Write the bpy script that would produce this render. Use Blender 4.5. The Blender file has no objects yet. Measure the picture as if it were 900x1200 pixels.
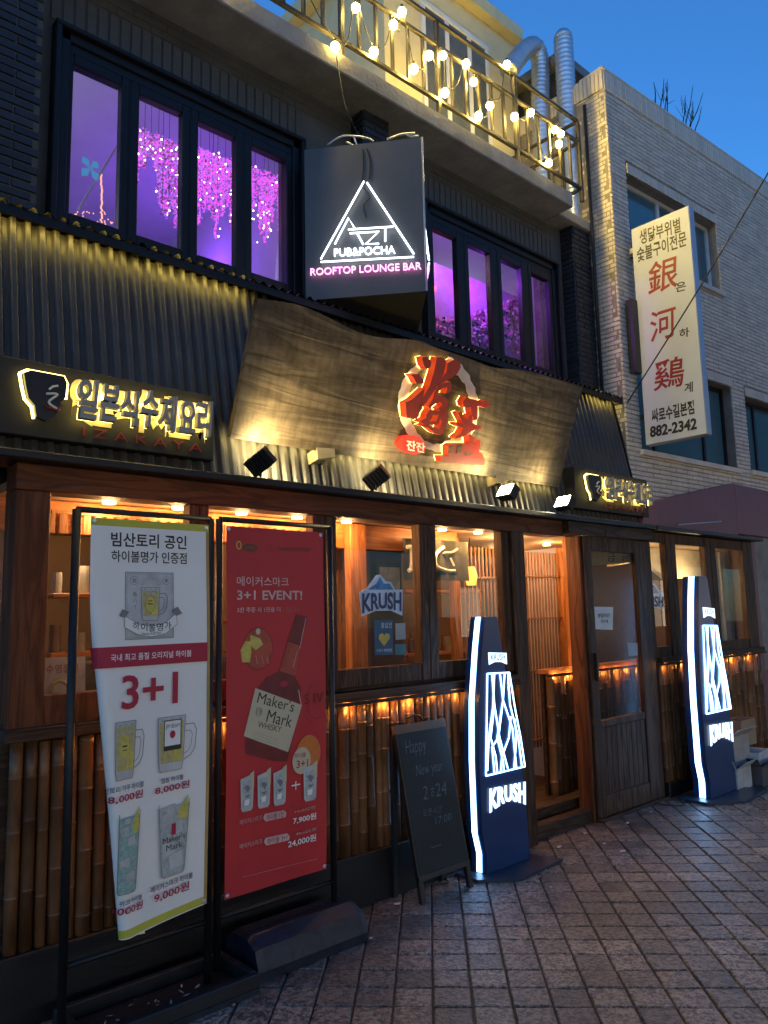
import bpy, bmesh, math, random
import numpy as np
from mathutils import Vector, Matrix
R_ = random.Random(7)
S = bpy.context.scene
C = S.collection
PI = math.pi

# ------------------------------------------------------------------ camera
G = 1.49                                    # eye height (m); x along the street front, y into it
F = 897.45; YAW, PITCH, ROLL = math.radians(42.2005), math.radians(7.622), math.radians(-1.3206)
fwd = Vector((math.sin(YAW)*math.cos(PITCH), math.cos(YAW)*math.cos(PITCH), math.sin(PITCH)))
rt = Vector((math.cos(YAW), -math.sin(YAW), 0)); up = rt.cross(fwd)
r2 = math.cos(ROLL)*rt + math.sin(ROLL)*up; u2 = -math.sin(ROLL)*rt + math.cos(ROLL)*up
cam = bpy.data.cameras.new('camera'); co = bpy.data.objects.new('camera', cam); C.objects.link(co)
M = Matrix(((r2.x, u2.x, -fwd.x, 0), (r2.y, u2.y, -fwd.y, 0), (r2.z, u2.z, -fwd.z, G), (0, 0, 0, 1)))
co.matrix_world = M
cam.sensor_fit = 'VERTICAL'; cam.sensor_height = 24; cam.lens = 24*F/1200; cam.clip_end = 500; cam.clip_start = .05
S.camera = co
def ray(x, y): return r2*((x-450)/F) - u2*((y-600)/F) + fwd
def at(x, y, Y): d = ray(x, y); p = d*(Y/d.y); return Vector((p.x, p.y, p.z+G))
def atX(x, y, X): d = ray(x, y); p = d*(X/d.x); return Vector((p.x, p.y, p.z+G))
def atG(x, y, Z=0.): d = ray(x, y); p = d*((Z-G)/d.z); return Vector((p.x, p.y, Z))
class Plane:
    def __init__(s, p, n): s.p = Vector(p); s.n = Vector(n).normalized()
    def at(s, x, y, off=0.):
        d = ray(x, y); o = Vector((0, 0, G)); k = (s.p+s.n*off-o).dot(s.n)/d.dot(s.n); return o+d*k

# ------------------------------------------------------------------ world
W = bpy.data.worlds.new('World'); S.world = W; W.use_nodes = True
nt = W.node_tree; bg = nt.nodes['Background']
sky = nt.nodes.new('ShaderNodeTexSky'); sky.sky_type = 'NISHITA'; sky.sun_disc = False
sky.sun_elevation = math.radians(6); sky.sun_rotation = math.radians(215); sky.air_density = 1.0; sky.dust_density = .3; sky.ozone_density = 5.6
nt.links.new(sky.outputs[0], bg.inputs[0]); bg.inputs[1].default_value = .41
S.view_settings.view_transform = 'Standard'; S.view_settings.look = 'None'; S.view_settings.exposure = 0
S.cycles.use_denoising = True; S.cycles.max_bounces = 6; S.cycles.transparent_max_bounces = 12
S.cycles.sample_clamp_indirect = 4.0; S.cycles.caustics_reflective = False; S.cycles.caustics_refractive = False

# ------------------------------------------------------------------ materials
def paver_mat():
    m = bpy.data.materials.new('paver_stone'); m.use_nodes = True; t = m.node_tree; N = t.nodes; L = t.links; b = N['Principled BSDF']
    tc = N.new('ShaderNodeTexCoord'); oi = N.new('ShaderNodeObjectInfo'); ge = N.new('ShaderNodeNewGeometry'); ps = ge.outputs['Position']
    n1 = N.new('ShaderNodeTexNoise'); n1.inputs['Scale'].default_value = 48; n1.inputs['Detail'].default_value = 4; n1.inputs['Roughness'].default_value = .8; L.new(ps, n1.inputs['Vector'])
    n2 = N.new('ShaderNodeTexNoise'); n2.inputs['Scale'].default_value = 1.1; n2.inputs['Detail'].default_value = 5; L.new(ps, n2.inputs['Vector'])
    vo = N.new('ShaderNodeTexVoronoi'); vo.inputs['Scale'].default_value = 48; L.new(ps, vo.inputs['Vector'])
    r = N.new('ShaderNodeValToRGB'); e = r.color_ramp.elements; e[0].position = .43; e[0].color = (.034, .029, .026, 1); e[1].position = .57; e[1].color = (.32, .265, .225, 1); L.new(n1.outputs['Fac'], r.inputs[0])
    ad = N.new('ShaderNodeMath'); L.new(oi.outputs['Random'], ad.inputs[0]); L.new(ge.outputs['Random Per Island'], ad.inputs[1]); fr = N.new('ShaderNodeMath'); fr.operation = 'FRACT'; L.new(ad.outputs[0], fr.inputs[0])
    mr = N.new('ShaderNodeMapRange'); mr.inputs[3].default_value = .52; mr.inputs[4].default_value = 1.35; L.new(fr.outputs[0], mr.inputs[0])
    m3 = N.new('ShaderNodeMapRange'); m3.inputs[1].default_value = .35; m3.inputs[2].default_value = .65; m3.inputs[3].default_value = .50; m3.inputs[4].default_value = 1.2; L.new(n2.outputs['Fac'], m3.inputs[0])
    mu = N.new('ShaderNodeMath'); mu.operation = 'MULTIPLY'; L.new(mr.outputs[0], mu.inputs[0]); L.new(m3.outputs[0], mu.inputs[1])
    vm = N.new('ShaderNodeVectorMath'); vm.operation = 'SCALE'; L.new(r.outputs[0], vm.inputs[0]); L.new(mu.outputs[0], vm.inputs['Scale']); L.new(vm.outputs[0], b.inputs['Base Color'])
    bp = N.new('ShaderNodeBump'); bp.inputs['Strength'].default_value = 1.; bp.inputs['Distance'].default_value = .010; L.new(n1.outputs['Fac'], bp.inputs['Height'])
    b2 = N.new('ShaderNodeBump'); b2.inputs['Strength'].default_value = .5; b2.inputs['Distance'].default_value = .006; L.new(vo.outputs['Distance'], b2.inputs['Height']); L.new(bp.outputs[0], b2.inputs['Normal']); L.new(b2.outputs[0], b.inputs['Normal'])
    m4 = N.new('ShaderNodeMapRange'); m4.inputs[3].default_value = .20; m4.inputs[4].default_value = .50; L.new(n1.outputs['Fac'], m4.inputs[0]); L.new(m4.outputs[0], b.inputs['Roughness']); b.inputs['Specular IOR Level'].default_value = .9
    return m
def lin(c): return tuple((v/12.92 if v <= .04045 else ((v+.055)/1.055)**2.4) for v in c)
def mat(name, col, rough=.6, metal=0., var=.25, scale=6., bump=.0, bscale=60., stretch=(1, 1, 1), col2=None, rnd=0., spec=.5, coat=0.):
    m = bpy.data.materials.new(name); m.use_nodes = True; t = m.node_tree; N = t.nodes; L = t.links
    b = N['Principled BSDF']; b.inputs['Roughness'].default_value = rough; b.inputs['Metallic'].default_value = metal
    b.inputs['Specular IOR Level'].default_value = spec; b.inputs['Coat Weight'].default_value = coat
    tc = N.new('ShaderNodeTexCoord'); mp = N.new('ShaderNodeMapping'); mp.inputs['Scale'].default_value = stretch
    L.new(tc.outputs['Object'], mp.inputs[0])
    n = N.new('ShaderNodeTexNoise'); n.inputs['Scale'].default_value = scale; n.inputs['Detail'].default_value = 6; n.inputs['Roughness'].default_value = .65
    L.new(mp.outputs[0], n.inputs['Vector'])
    r = N.new('ShaderNodeValToRGB'); c1 = tuple(v*(1-var) for v in col); c2 = col2 or tuple(min(1, v*(1+var)) for v in col)
    r.color_ramp.elements[0].position = .3; r.color_ramp.elements[1].position = .7
    r.color_ramp.elements[0].color = (*c1, 1); r.color_ramp.elements[1].color = (*c2, 1)
    L.new(n.outputs['Fac'], r.inputs[0]); out = r.outputs[0]
    if rnd:
        oi = N.new('ShaderNodeObjectInfo'); ge = N.new('ShaderNodeNewGeometry'); ad = N.new('ShaderNodeMath'); ad.operation = 'ADD'; L.new(oi.outputs['Random'], ad.inputs[0]); L.new(ge.outputs['Random Per Island'], ad.inputs[1])
        fr = N.new('ShaderNodeMath'); fr.operation = 'FRACT'; L.new(ad.outputs[0], fr.inputs[0])
        mr = N.new('ShaderNodeMapRange'); mr.inputs[3].default_value = 1-rnd; mr.inputs[4].default_value = 1+rnd; L.new(fr.outputs[0], mr.inputs[0])
        vm = N.new('ShaderNodeVectorMath'); vm.operation = 'SCALE'; L.new(out, vm.inputs[0]); L.new(mr.outputs[0], vm.inputs['Scale']); out = vm.outputs[0]
    L.new(out, b.inputs['Base Color'])
    if bump:
        n2 = N.new('ShaderNodeTexNoise'); n2.inputs['Scale'].default_value = bscale; n2.inputs['Detail'].default_value = 5; L.new(mp.outputs[0], n2.inputs['Vector'])
        bp = N.new('ShaderNodeBump'); bp.inputs['Strength'].default_value = bump; bp.inputs['Distance'].default_value = .01; L.new(n2.outputs['Fac'], bp.inputs['Height']); L.new(bp.outputs[0], b.inputs['Normal'])
        mr2 = N.new('ShaderNodeMapRange'); mr2.inputs[3].default_value = max(.05, rough-.15); mr2.inputs[4].default_value = min(1, rough+.15); L.new(n2.outputs['Fac'], mr2.inputs[0]); L.new(mr2.outputs[0], b.inputs['Roughness'])
    return m
def emat(name, col, s):
    m = bpy.data.materials.new(name); m.use_nodes = True; b = m.node_tree.nodes['Principled BSDF']
    b.inputs['Base Color'].default_value = (*[.3*c for c in col], 1); b.inputs['Emission Color'].default_value = (*col, 1); b.inputs['Emission Strength'].default_value = s
    return m
def glass(name, tint=(1, 1, 1), k=1.0, base=.04, rough=.0):
    m = bpy.data.materials.new(name); m.use_nodes = True; t = m.node_tree; N = t.nodes; L = t.links; N.clear()
    o = N.new('ShaderNodeOutputMaterial'); a = N.new('ShaderNodeBsdfTransparent'); a.inputs[0].default_value = (*tint, 1)
    g = N.new('ShaderNodeBsdfGlossy'); g.inputs['Roughness'].default_value = rough; f = N.new('ShaderNodeFresnel'); f.inputs[0].default_value = 1.5
    mr = N.new('ShaderNodeMath'); mr.operation = 'MULTIPLY_ADD'; mr.inputs[1].default_value = k; mr.inputs[2].default_value = base
    ge = N.new('ShaderNodeNewGeometry'); iv = N.new('ShaderNodeMath'); iv.operation = 'SUBTRACT'; iv.inputs[0].default_value = 1; L.new(ge.outputs['Backfacing'], iv.inputs[1]); fm = N.new('ShaderNodeMath'); fm.operation = 'MULTIPLY'; L.new(f.outputs[0], fm.inputs[0]); L.new(iv.outputs[0], fm.inputs[1]); L.new(fm.outputs[0], mr.inputs[0]); mx = N.new('ShaderNodeMixShader'); L.new(mr.outputs[0], mx.inputs[0]); L.new(a.outputs[0], mx.inputs[1]); L.new(g.outputs[0], mx.inputs[2]); L.new(mx.outputs[0], o.inputs[0])
    return m
def woodmat(name, c1, c2, rough=.55, axis='X', scale=1.0, bump=.3, streak=0.):
    m = bpy.data.materials.new(name); m.use_nodes = True; t = m.node_tree; N = t.nodes; L = t.links; b = N['Principled BSDF']
    tc = N.new('ShaderNodeTexCoord'); mp = N.new('ShaderNodeMapping'); st = {'X': (.9, 9, 9), 'Z': (9, 9, .9), 'Y': (9, .9, 9)}[axis]
    mp.inputs['Scale'].default_value = tuple(v*scale for v in st); L.new(tc.outputs['Object'], mp.inputs[0])
    oi = N.new('ShaderNodeObjectInfo'); L.new(oi.outputs['Random'], mp.inputs['Location'])
    n = N.new('ShaderNodeTexNoise'); n.inputs['Scale'].default_value = 1.6; n.inputs['Detail'].default_value = 8; n.inputs['Distortion'].default_value = 1.2; L.new(mp.outputs[0], n.inputs['Vector'])
    w = N.new('ShaderNodeMath'); w.operation = 'PINGPONG'; w.inputs[1].default_value = .12; L.new(n.outputs['Fac'], w.inputs[0])
    mr = N.new('ShaderNodeMapRange'); mr.inputs[1].default_value = 0; mr.inputs[2].default_value = .12; L.new(w.outputs[0], mr.inputs[0])
    r = N.new('ShaderNodeValToRGB'); r.color_ramp.elements[0].color = (*c1, 1); r.color_ramp.elements[1].color = (*c2, 1); L.new(mr.outputs[0], r.inputs[0])
    out = r.outputs[0]
    if streak:
        m2 = N.new('ShaderNodeMapping'); m2.inputs['Scale'].default_value = (26, 26, 1.0); L.new(tc.outputs['Object'], m2.inputs[0])
        n2 = N.new('ShaderNodeTexNoise'); n2.inputs['Scale'].default_value = 1.0; n2.inputs['Detail'].default_value = 6; L.new(m2.outputs[0], n2.inputs['Vector'])
        m3 = N.new('ShaderNodeMapRange'); m3.inputs[1].default_value = .3; m3.inputs[2].default_value = .7; m3.inputs[3].default_value = 1-streak; m3.inputs[4].default_value = 1+streak; L.new(n2.outputs['Fac'], m3.inputs[0])
        vm = N.new('ShaderNodeVectorMath'); vm.operation = 'SCALE'; L.new(out, vm.inputs[0]); L.new(m3.outputs[0], vm.inputs['Scale']); out = vm.outputs[0]
    L.new(out, b.inputs['Base Color']); b.inputs['Roughness'].default_value = rough; b.inputs['Specular IOR Level'].default_value = .22
    bp = N.new('ShaderNodeBump'); bp.inputs['Strength'].default_value = bump; bp.inputs['Distance'].default_value = .004; L.new(mr.outputs[0], bp.inputs['Height']); L.new(bp.outputs[0], b.inputs['Normal'])
    return m
Mt = {}
Mt['dark_paint'] = mat('dark_paint', (.095, .092, .078), .75, bump=.3, bscale=40, scale=3)
Mt['dark_brick'] = mat('dark_brick', (.022, .026, .034), .55, bump=.5, bscale=50, rnd=.3)
Mt['black_metal'] = mat('black_metal', (.012, .012, .013), .45, .3, bump=.15)
Mt['win_frame'] = mat('window_frame_black', (.012, .013, .016), .5, bump=.08, spec=.3)
Mt['corr'] = mat('corrugated_dark', (.048, .044, .036), .45, .15, var=.35, scale=4, bump=.2, bscale=20)
Mt['concrete'] = mat('slab_concrete', (.30, .29, .27), .85, bump=.5, bscale=30, scale=5)
Mt['conc_soffit'] = mat('slab_soffit', (.22, .22, .21), .85, bump=.4, bscale=30)
Mt['lintel'] = woodmat('brown_wood', (.065, .022, .009), (.14, .050, .020), axis='X', rough=.6)
Mt['post'] = woodmat('brown_wood_post', (.065, .022, .009), (.14, .050, .020), axis='Z', rough=.6)
Mt['dkwood'] = woodmat('dark_stained_wood', (.030, .015, .008), (.100, .050, .025), axis='Z', rough=.6)
Mt['dkwoodx'] = woodmat('dark_stained_wood_rail', (.024, .013, .008), (.075, .040, .023), axis='X', rough=.6)
Mt['orange'] = woodmat('oiled_orange_wood', (.30, .10, .025), (.50, .20, .06), axis='Z', rough=.45)
Mt['orangex'] = woodmat('oiled_orange_beam', (.30, .10, .025), (.50, .20, .06), axis='X', rough=.45)
Mt['slat'] = woodmat('slat_wood', (.20, .09, .035), (.36, .17, .07), axis='Z', rough=.5)
Mt['board'] = woodmat('weathered_sign_wood', (.070, .052, .032), (.150, .112, .070), axis='X', rough=.7, scale=.5, bump=.5, streak=.3)
Mt['bamboo'] = mat('bamboo', (.17, .080, .034), .38, var=.6, scale=9, stretch=(1, 1, .25), bump=.35, bscale=25, rnd=.5)
Mt['beige_brick'] = mat('beige_brick', (.62, .56, .47), .85, var=.12, bump=.5, bscale=40, rnd=.09)
Mt['mortar'] = mat('mortar', (.26, .23, .20), .9, bump=.3)
Mt['paver'] = paver_mat()
Mt['joint'] = mat('paver_joint', (.045, .038, .034), .75, bump=.6, bscale=90)
Mt['yellow_wall'] = mat('cream_render', (.66, .58, .34), .8, var=.08, bump=.2)
Mt['galv'] = mat('galvanised_steel', (.55, .60, .64), .36, .75, var=.15, bump=.1)
Mt['rail'] = mat('railing_steel', (.045, .040, .034), .5, .5, bump=.2)
Mt['white_frame'] = mat('white_upvc', (.70, .70, .68), .4, var=.05)
Mt['brown_metal'] = mat('brown_cladding', (.17, .060, .075), .5, .1, var=.1)
Mt['grey_box'] = mat('grey_painted_sign_box', (.115, .112, .105), .5, .2, var=.12, scale=3, bump=.1)
Mt['black_plastic'] = mat('black_plastic', (.015, .016, .018), .4, bump=.1)
Mt['blue_plastic'] = mat('navy_plastic', (.005, .010, .022), .45, bump=.35, bscale=30, var=.6, scale=14)
Mt['glass'] = glass('clear_glass', (.95, .96, .96), 1., .0)
Mt['glass_up'] = glass('upper_glass', (.9, .9, .93), .8, .0)
Mt['glass_teal'] = mat('dark_window_glass', (.02, .05, .07), .06, spec=1.0, var=.1)
Mt['red3d'] = mat('red_letter_face', (.30, .022, .014), .4, var=.12, scale=20)
Mt['cream'] = mat('cream_paint', (.85, .78, .60), .6, var=.1, scale=20)
Mt['grey_letter'] = mat('grey_letter', (.34, .33, .30), .4, .3, var=.1)
Mt['dim_red'] = mat('red_letter_small', (.16, .010, .008), .5)
Mt['white_sign'] = mat('sign_panel_white', (.52, .57, .66), .45, var=.05, scale=3)
Mt['sign_edge'] = mat('sign_edge_metal', (.42, .46, .50), .4, .4, var=.1)
Mt['ink'] = mat('black_print', (.015, .014, .014), .5, var=.05)
Mt['sign_red'] = mat('red_print', (.27, .008, .014), .5, var=.1)
Mt['chalkboard'] = mat('chalkboard', (.004, .009, .014), .6, var=.4, scale=5, bump=.05)
Mt['chalk'] = mat('chalk', (.11, .135, .155), .9, var=.4, scale=80)
Mt['floor_in'] = woodmat('interior_floor', (.05, .03, .02), (.09, .05, .03), axis='X')
Mt['wall_in'] = mat('interior_wall', (.13, .075, .04), .8, scale=2)
Mt['dark_in'] = mat('interior_dark', (.05, .035, .028), .7, scale=3)
Mt['ceil_in'] = mat('interior_ceiling', (.35, .22, .12), .8)
Mt['violet_wall'] = mat('lounge_wall', (.42, .40, .46), .8, var=.08, scale=2)
Mt['cardboard'] = mat('cardboard', (.34, .23, .14), .85, var=.12)
Mt['paper'] = mat('paper', (.62, .62, .60), .8, var=.1)
Mt['cloth'] = mat('noren_cloth', (.055, .06, .05), .9, var=.3, scale=12)
Mt['twig'] = mat('twig_bark', (.03, .025, .025), .9)
NEON = emat('neon_white', (.78, .88, 1.0), 4.5)
NEONP = emat('neon_pink', (1.0, .30, .75), 3.5)
KLED = emat('led_cool_white', (.27, .54, 1.0), 9.0)
KFACE = emat('lit_logo_white', (.60, .80, 1.0), 2.4)
YLED = emat('led_yellow', (1.0, .72, .16), 22.0)
YBACK = emat('letter_backlight', (1.0, .76, .20), 7.0)
BULB = emat('bulb_warm', (1.0, .70, .14), 340.0)
OLED = emat('lamp_orange', (1.0, .42, .08), 30.0)
SPOT = emat('downlight_warm', (1.0, .62, .28), 30.0)
FLOOD = emat('flood_lens', (1.0, .95, .66), 60.0)

# ------------------------------------------------------------------ building blocks
class B:
    def __init__(s): s.v = []; s.f = []; s.m = []; s.mi = 0
    def add(s, vs, fs):
        o = len(s.v); s.v += [tuple(v) for v in vs]; s.f += [tuple(i+o for i in f) for f in fs]; s.m += [s.mi]*len(fs); return s
    def obox(s, o, a, b, c):
        o, a, b, c = map(Vector, (o, a, b, c)); vs = [o, o+a, o+a+b, o+b, o+c, o+a+c, o+a+b+c, o+b+c]
        fs = [(0, 3, 2, 1), (4, 5, 6, 7), (0, 1, 5, 4), (1, 2, 6, 5), (2, 3, 7, 6), (3, 0, 4, 7)]
        if a.cross(b).dot(c) < 0: fs = [f[::-1] for f in fs]
        return s.add(vs, fs)
    def box(s, x0, x1, y0, y1, z0, z1):
        x0, x1 = sorted((x0, x1)); y0, y1 = sorted((y0, y1)); z0, z1 = sorted((z0, z1))
        return s.obox((x0, y0, z0), (x1-x0, 0, 0), (0, y1-y0, 0), (0, 0, z1-z0))
    def bevbox(s, x0, x1, y0, y1, z0, z1, e=.005):
        # box with chamfered vertical and horizontal edges
        vs = []; 
        for sx, x in ((1, x0), (-1, x1)):
            for sy, y in ((1, y0), (-1, y1)):
                for sz, z in ((1, z0), (-1, z1)):
                    vs += [(x, y+sy*e, z+sz*e), (x+sx*e, y, z+sz*e), (x+sx*e, y+sy*e, z)]
        bm = bmesh.new(); 
        for v in vs: bm.verts.new(v)
        bmesh.ops.convex_hull(bm, input=bm.verts); bm.verts.index_update(); bm.verts.ensure_lookup_table()
        s.add([v.co.copy() for v in bm.verts], [[v.index for v in f.verts] for f in bm.faces]); bm.free(); return s
    def tube(s, pts, r, n=8, caps=True):
        pts = [Vector(p) for p in pts]; k = len(pts); rr = r if isinstance(r, (list, tuple)) else [r]*k
        prev = None; vs = []
        for i, p in enumerate(pts):
            t = (pts[min(i+1, k-1)]-pts[max(i-1, 0)]).normalized()
            if prev is None: a = t.cross(Vector((0, 0, 1)) if abs(t.z) < .9 else Vector((1, 0, 0))).normalized()
            else: a = (prev-t*prev.dot(t)).normalized()
            prev = a; b = t.cross(a)
            for j in range(n): th = 2*PI*j/n; vs.append(p+(a*math.cos(th)+b*math.sin(th))*rr[i])
        fs = [(i*n+j, i*n+(j+1) % n, (i+1)*n+(j+1) % n, (i+1)*n+j) for i in range(k-1) for j in range(n)]
        if caps: fs += [tuple(range(n))[::-1], tuple(range((k-1)*n, k*n))]
        return s.add(vs, fs)
    def sphere(s, c, r, n=10, m=6, sc=(1, 1, 1)):
        c = Vector(c); vs = [c+Vector((0, 0, -r*sc[2]))]
        for i in range(1, m):
            ph = -PI/2+PI*i/m
            for j in range(n): th = 2*PI*j/n; vs.append(c+Vector((r*math.cos(ph)*math.cos(th)*sc[0], r*math.cos(ph)*math.sin(th)*sc[1], r*math.sin(ph)*sc[2])))
        vs.append(c+Vector((0, 0, r*sc[2]))); e = len(vs)-1
        fs = [(0, 1+(j+1) % n, 1+j) for j in range(n)]+[(1+i*n+j, 1+i*n+(j+1) % n, 1+(i+1)*n+(j+1) % n, 1+(i+1)*n+j) for i in range(m-2) for j in range(n)]
        fs += [(e, 1+(m-2)*n+j, 1+(m-2)*n+(j+1) % n) for j in range(n)]
        return s.add(vs, fs)
    def prism(s, poly, d):
        poly = [Vector(p) for p in poly]; d = Vector(d); n = len(poly)
        nn = sum(((poly[i]-poly[0]).cross(poly[(i+1) % n]-poly[0]) for i in range(1, n)), Vector())
        if nn.dot(d) > 0: poly = poly[::-1]
        return s.add(poly+[p+d for p in poly], [tuple(range(n)), tuple(range(n, 2*n))[::-1]]+[((i+1) % n, i, i+n, (i+1) % n+n) for i in range(n)])
    def grid(s, fn, nu, nv):
        vs = [fn(i/nu, j/nv) for j in range(nv+1) for i in range(nu+1)]; w = nu+1
        return s.add(vs, [(j*w+i, j*w+i+1, (j+1)*w+i+1, (j+1)*w+i) for j in range(nv) for i in range(nu)])
    def mesh(s, name, mats, smooth=False):
        me = bpy.data.meshes.new(name); me.from_pydata(s.v, [], s.f)
        mats = mats if isinstance(mats, (list, tuple)) else [mats]
        for m in mats: me.materials.append(m)
        if len(mats) > 1: me.polygons.foreach_set('material_index', s.m)
        if smooth: me.polygons.foreach_set('use_smooth', [True]*len(me.polygons))
        me.update(); return me
    def build(s, name, m, parent=None, smooth=False, **k): return put(name, s.mesh(name, m, smooth), parent, **k)
WPOS = {}
def put(name, me, parent=None, loc=(0, 0, 0), **k):
    o = bpy.data.objects.new(name, me); C.objects.link(o); loc = Vector(loc); WPOS[o] = loc
    if parent is not None: o.parent = parent; o.location = loc-WPOS[parent]
    else: o.location = loc
    for a, b in k.items(): o[a] = b
    return o
def thing(name, loc, label, cat, group=None):
    o = put(name, None, None, loc, label=label, category=cat)
    if group: o['group'] = group
    return o
def tag(o, label, cat, group=None):
    o['label'] = label; o['category'] = cat
    if group: o['group'] = group
    return o
def copy_tree(o, loc=None, parent=None, **k):
    c = o.copy(); C.objects.link(c); c.parent = parent
    if loc is not None: c.location = loc; WPOS[c] = Vector(loc)
    for ch in list(o.children): copy_tree(ch, None, c)
    for a, b in k.items(): c[a] = b
    return c
DG = None
def text2d(t, off=0., shear=0., spacing=1.):
    cu = bpy.data.curves.new('t', 'FONT'); cu.body = t; cu.offset = off; cu.shear = shear; cu.space_character = spacing; cu.resolution_u = 3
    o = bpy.data.objects.new('t', cu); C.objects.link(o); dg = bpy.context.evaluated_depsgraph_get()
    me = bpy.data.meshes.new_from_object(o.evaluated_get(dg)); bpy.data.objects.remove(o); bpy.data.curves.remove(cu)
    vs = np.array([v.co[:2] for v in me.vertices]); fs = [tuple(p.vertices) for p in me.polygons]; bpy.data.meshes.remove(me)
    # turn all the faces one way
    out = []
    for f in fs:
        a = sum(vs[f[i]][0]*vs[f[(i+1) % len(f)]][1]-vs[f[(i+1) % len(f)]][0]*vs[f[i]][1] for i in range(len(f)))
        out.append(f if a > 0 else f[::-1])
    mn = vs.min(0); mx = vs.max(0); return (vs-mn)/(mx-mn), out
def text_on(b, t, fn, depth=0., off=.0, shear=0., spacing=1., back=0.):
    """fn(u, v, d) places the unit square of the text (u right, v up) at distance d in front of its surface."""
    vs, fs = text2d(t, off, shear, spacing); n = len(vs)
    if depth <= 0: return b.add([fn(u, v, back) for u, v in vs], fs)
    P = [fn(u, v, back+depth) for u, v in vs]+[fn(u, v, back) for u, v in vs]
    cnt = {}
    for f in fs:
        for i in range(len(f)): e = (f[i], f[(i+1) % len(f)]); cnt[e] = 1
    side = [(a, c, c+n, a+n)[::-1] for (a, c) in cnt if (c, a) not in cnt]
    return b.add(P, fs+[tuple(i+n for i in f[::-1]) for f in fs]+side)
def quadfn(pl, bl, br, tl):
    """unit square on a plane from three picture corners; returns fn(u, v, d)."""
    O = pl.at(*bl); A = pl.at(*br)-O; Bv = pl.at(*tl)-O
    return lambda u, v, d: O+A*u+Bv*v+pl.n*d
def bez(pts, n=6):
    """smooth line through points (Catmull-Rom)"""
    P = [Vector(p) for p in pts]; P = [P[0]]+P+[P[-1]]; out = []
    for i in range(1, len(P)-2):
        for k in range(n):
            t = k/n; a, b, c, d = P[i-1:i+3]; out.append(.5*((2*b)+(c-a)*t+(2*a-5*b+4*c-d)*t*t+(3*b-a-3*c+d)*t**3))
    out.append(P[-2]); return out
def lamp(kind, name, loc, energy, col, radius=.02, target=None, spot=60, blend=.5, size=None, parent=None):
    l = bpy.data.lights.new(name, kind); l.energy = energy; l.color = col
    if kind in ('POINT', 'SPOT'): l.shadow_soft_size = radius
    if kind == 'SPOT': l.spot_size = math.radians(spot); l.spot_blend = blend
    if kind == 'AREA': l.shape = 'RECTANGLE'; l.size, l.size_y = size
    o = bpy.data.objects.new(name, l); C.objects.link(o); o.location = Vector(loc)-(WPOS[parent] if parent else Vector())
    if parent: o.parent = parent
    if target is not None: o.rotation_euler = (Vector(target)-Vector(loc)).to_track_quat('-Z', 'Y').to_euler()
    return o

# ------------------------------------------------------------------ pavement
bs = B(); n = 40
bs.box(-60, 80, -60, 80, -.3, 0)
pave = bs.build('pavement', Mt['joint'], kind='structure')
def paver_mesh(seed):
    r = random.Random(seed); b = B(); h = .0722; z = .010; pts = []
    k = 7
    for (rad, zz) in ((h, 0), (h, z*.55), (h-.004, z)):
        ring = []
        for s in range(4):
            a0 = s*PI/2
            for j in range(k):
                t = -1+2*j/k; x, y = rad, t*rad
                x -= abs(r.gauss(0, .0013))
                X = x*math.cos(a0)-y*math.sin(a0); Y = x*math.sin(a0)+y*math.cos(a0); ring.append((X, Y, zz+(r.gauss(0, .0004) if zz else 0)))
        pts.append(ring)
    n = 4*k; b.add([p for q in pts for p in q], [(i*n+j, i*n+(j+1) % n, (i+1)*n+(j+1) % n, (i+1)*n+j) for i in range(2) for j in range(n)]+[tuple(range(2*n, 3*n))])
    return b
pv_b = [paver_mesh(i) for i in range(4)]; pv_m = [b.mesh('paver', Mt['paver']) for b in pv_b]
c45, s45 = math.cos(-PI/4-.005), math.sin(-PI/4-.005)
cells = []
P0 = atG(560+165/4.5, 1000+722/4.5)
for i in range(-60, 62):
    for j in range(-60, 62):
        u, v = (i+.5)*.1515, (j+.5)*.1505
        x = P0.x+u*c45-v*s45; y = P0.y+u*s45+v*c45
        if not (-.5 < x < 11 and -3.5 < y < 3.28): continue
        d = Vector((x, y, -G)); z = d.dot(fwd)
        if z > .1: px = 450+F*d.dot(r2)/z; py = 600-F*d.dot(u2)/z; vis = -12 < px < 912 and py < 1215
        else: vis = False
        hid = y > 3.19
        cells.append((0 if (vis and not hid) else 1, z, x, y))
cells.sort(); rest = B()
for k, (vz, z, x, y) in enumerate(cells):
    q = R_.randrange(4); tilt = (R_.gauss(0, .009), R_.gauss(0, .009)); dz = R_.gauss(.001, .0014)
    if vz == 0 and k < 300:
        o = put('paver', pv_m[k % 4], pave, (x, y, dz)); o.rotation_euler = (*tilt, -PI/4-.005+q*PI/2+R_.gauss(0, .006))
    else:
        c, s = math.cos(-PI/4-.005+q*PI/2), math.sin(-PI/4-.005+q*PI/2); bb = pv_b[k % 4]
        rest.add([(x+a*c-b_*s, y+a*s+b_*c, h+dz+tilt[0]*a*.8) for a, b_, h in bb.v], bb.f)
rest.build('paver', Mt['paver'], pave, kind='stuff')

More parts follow.
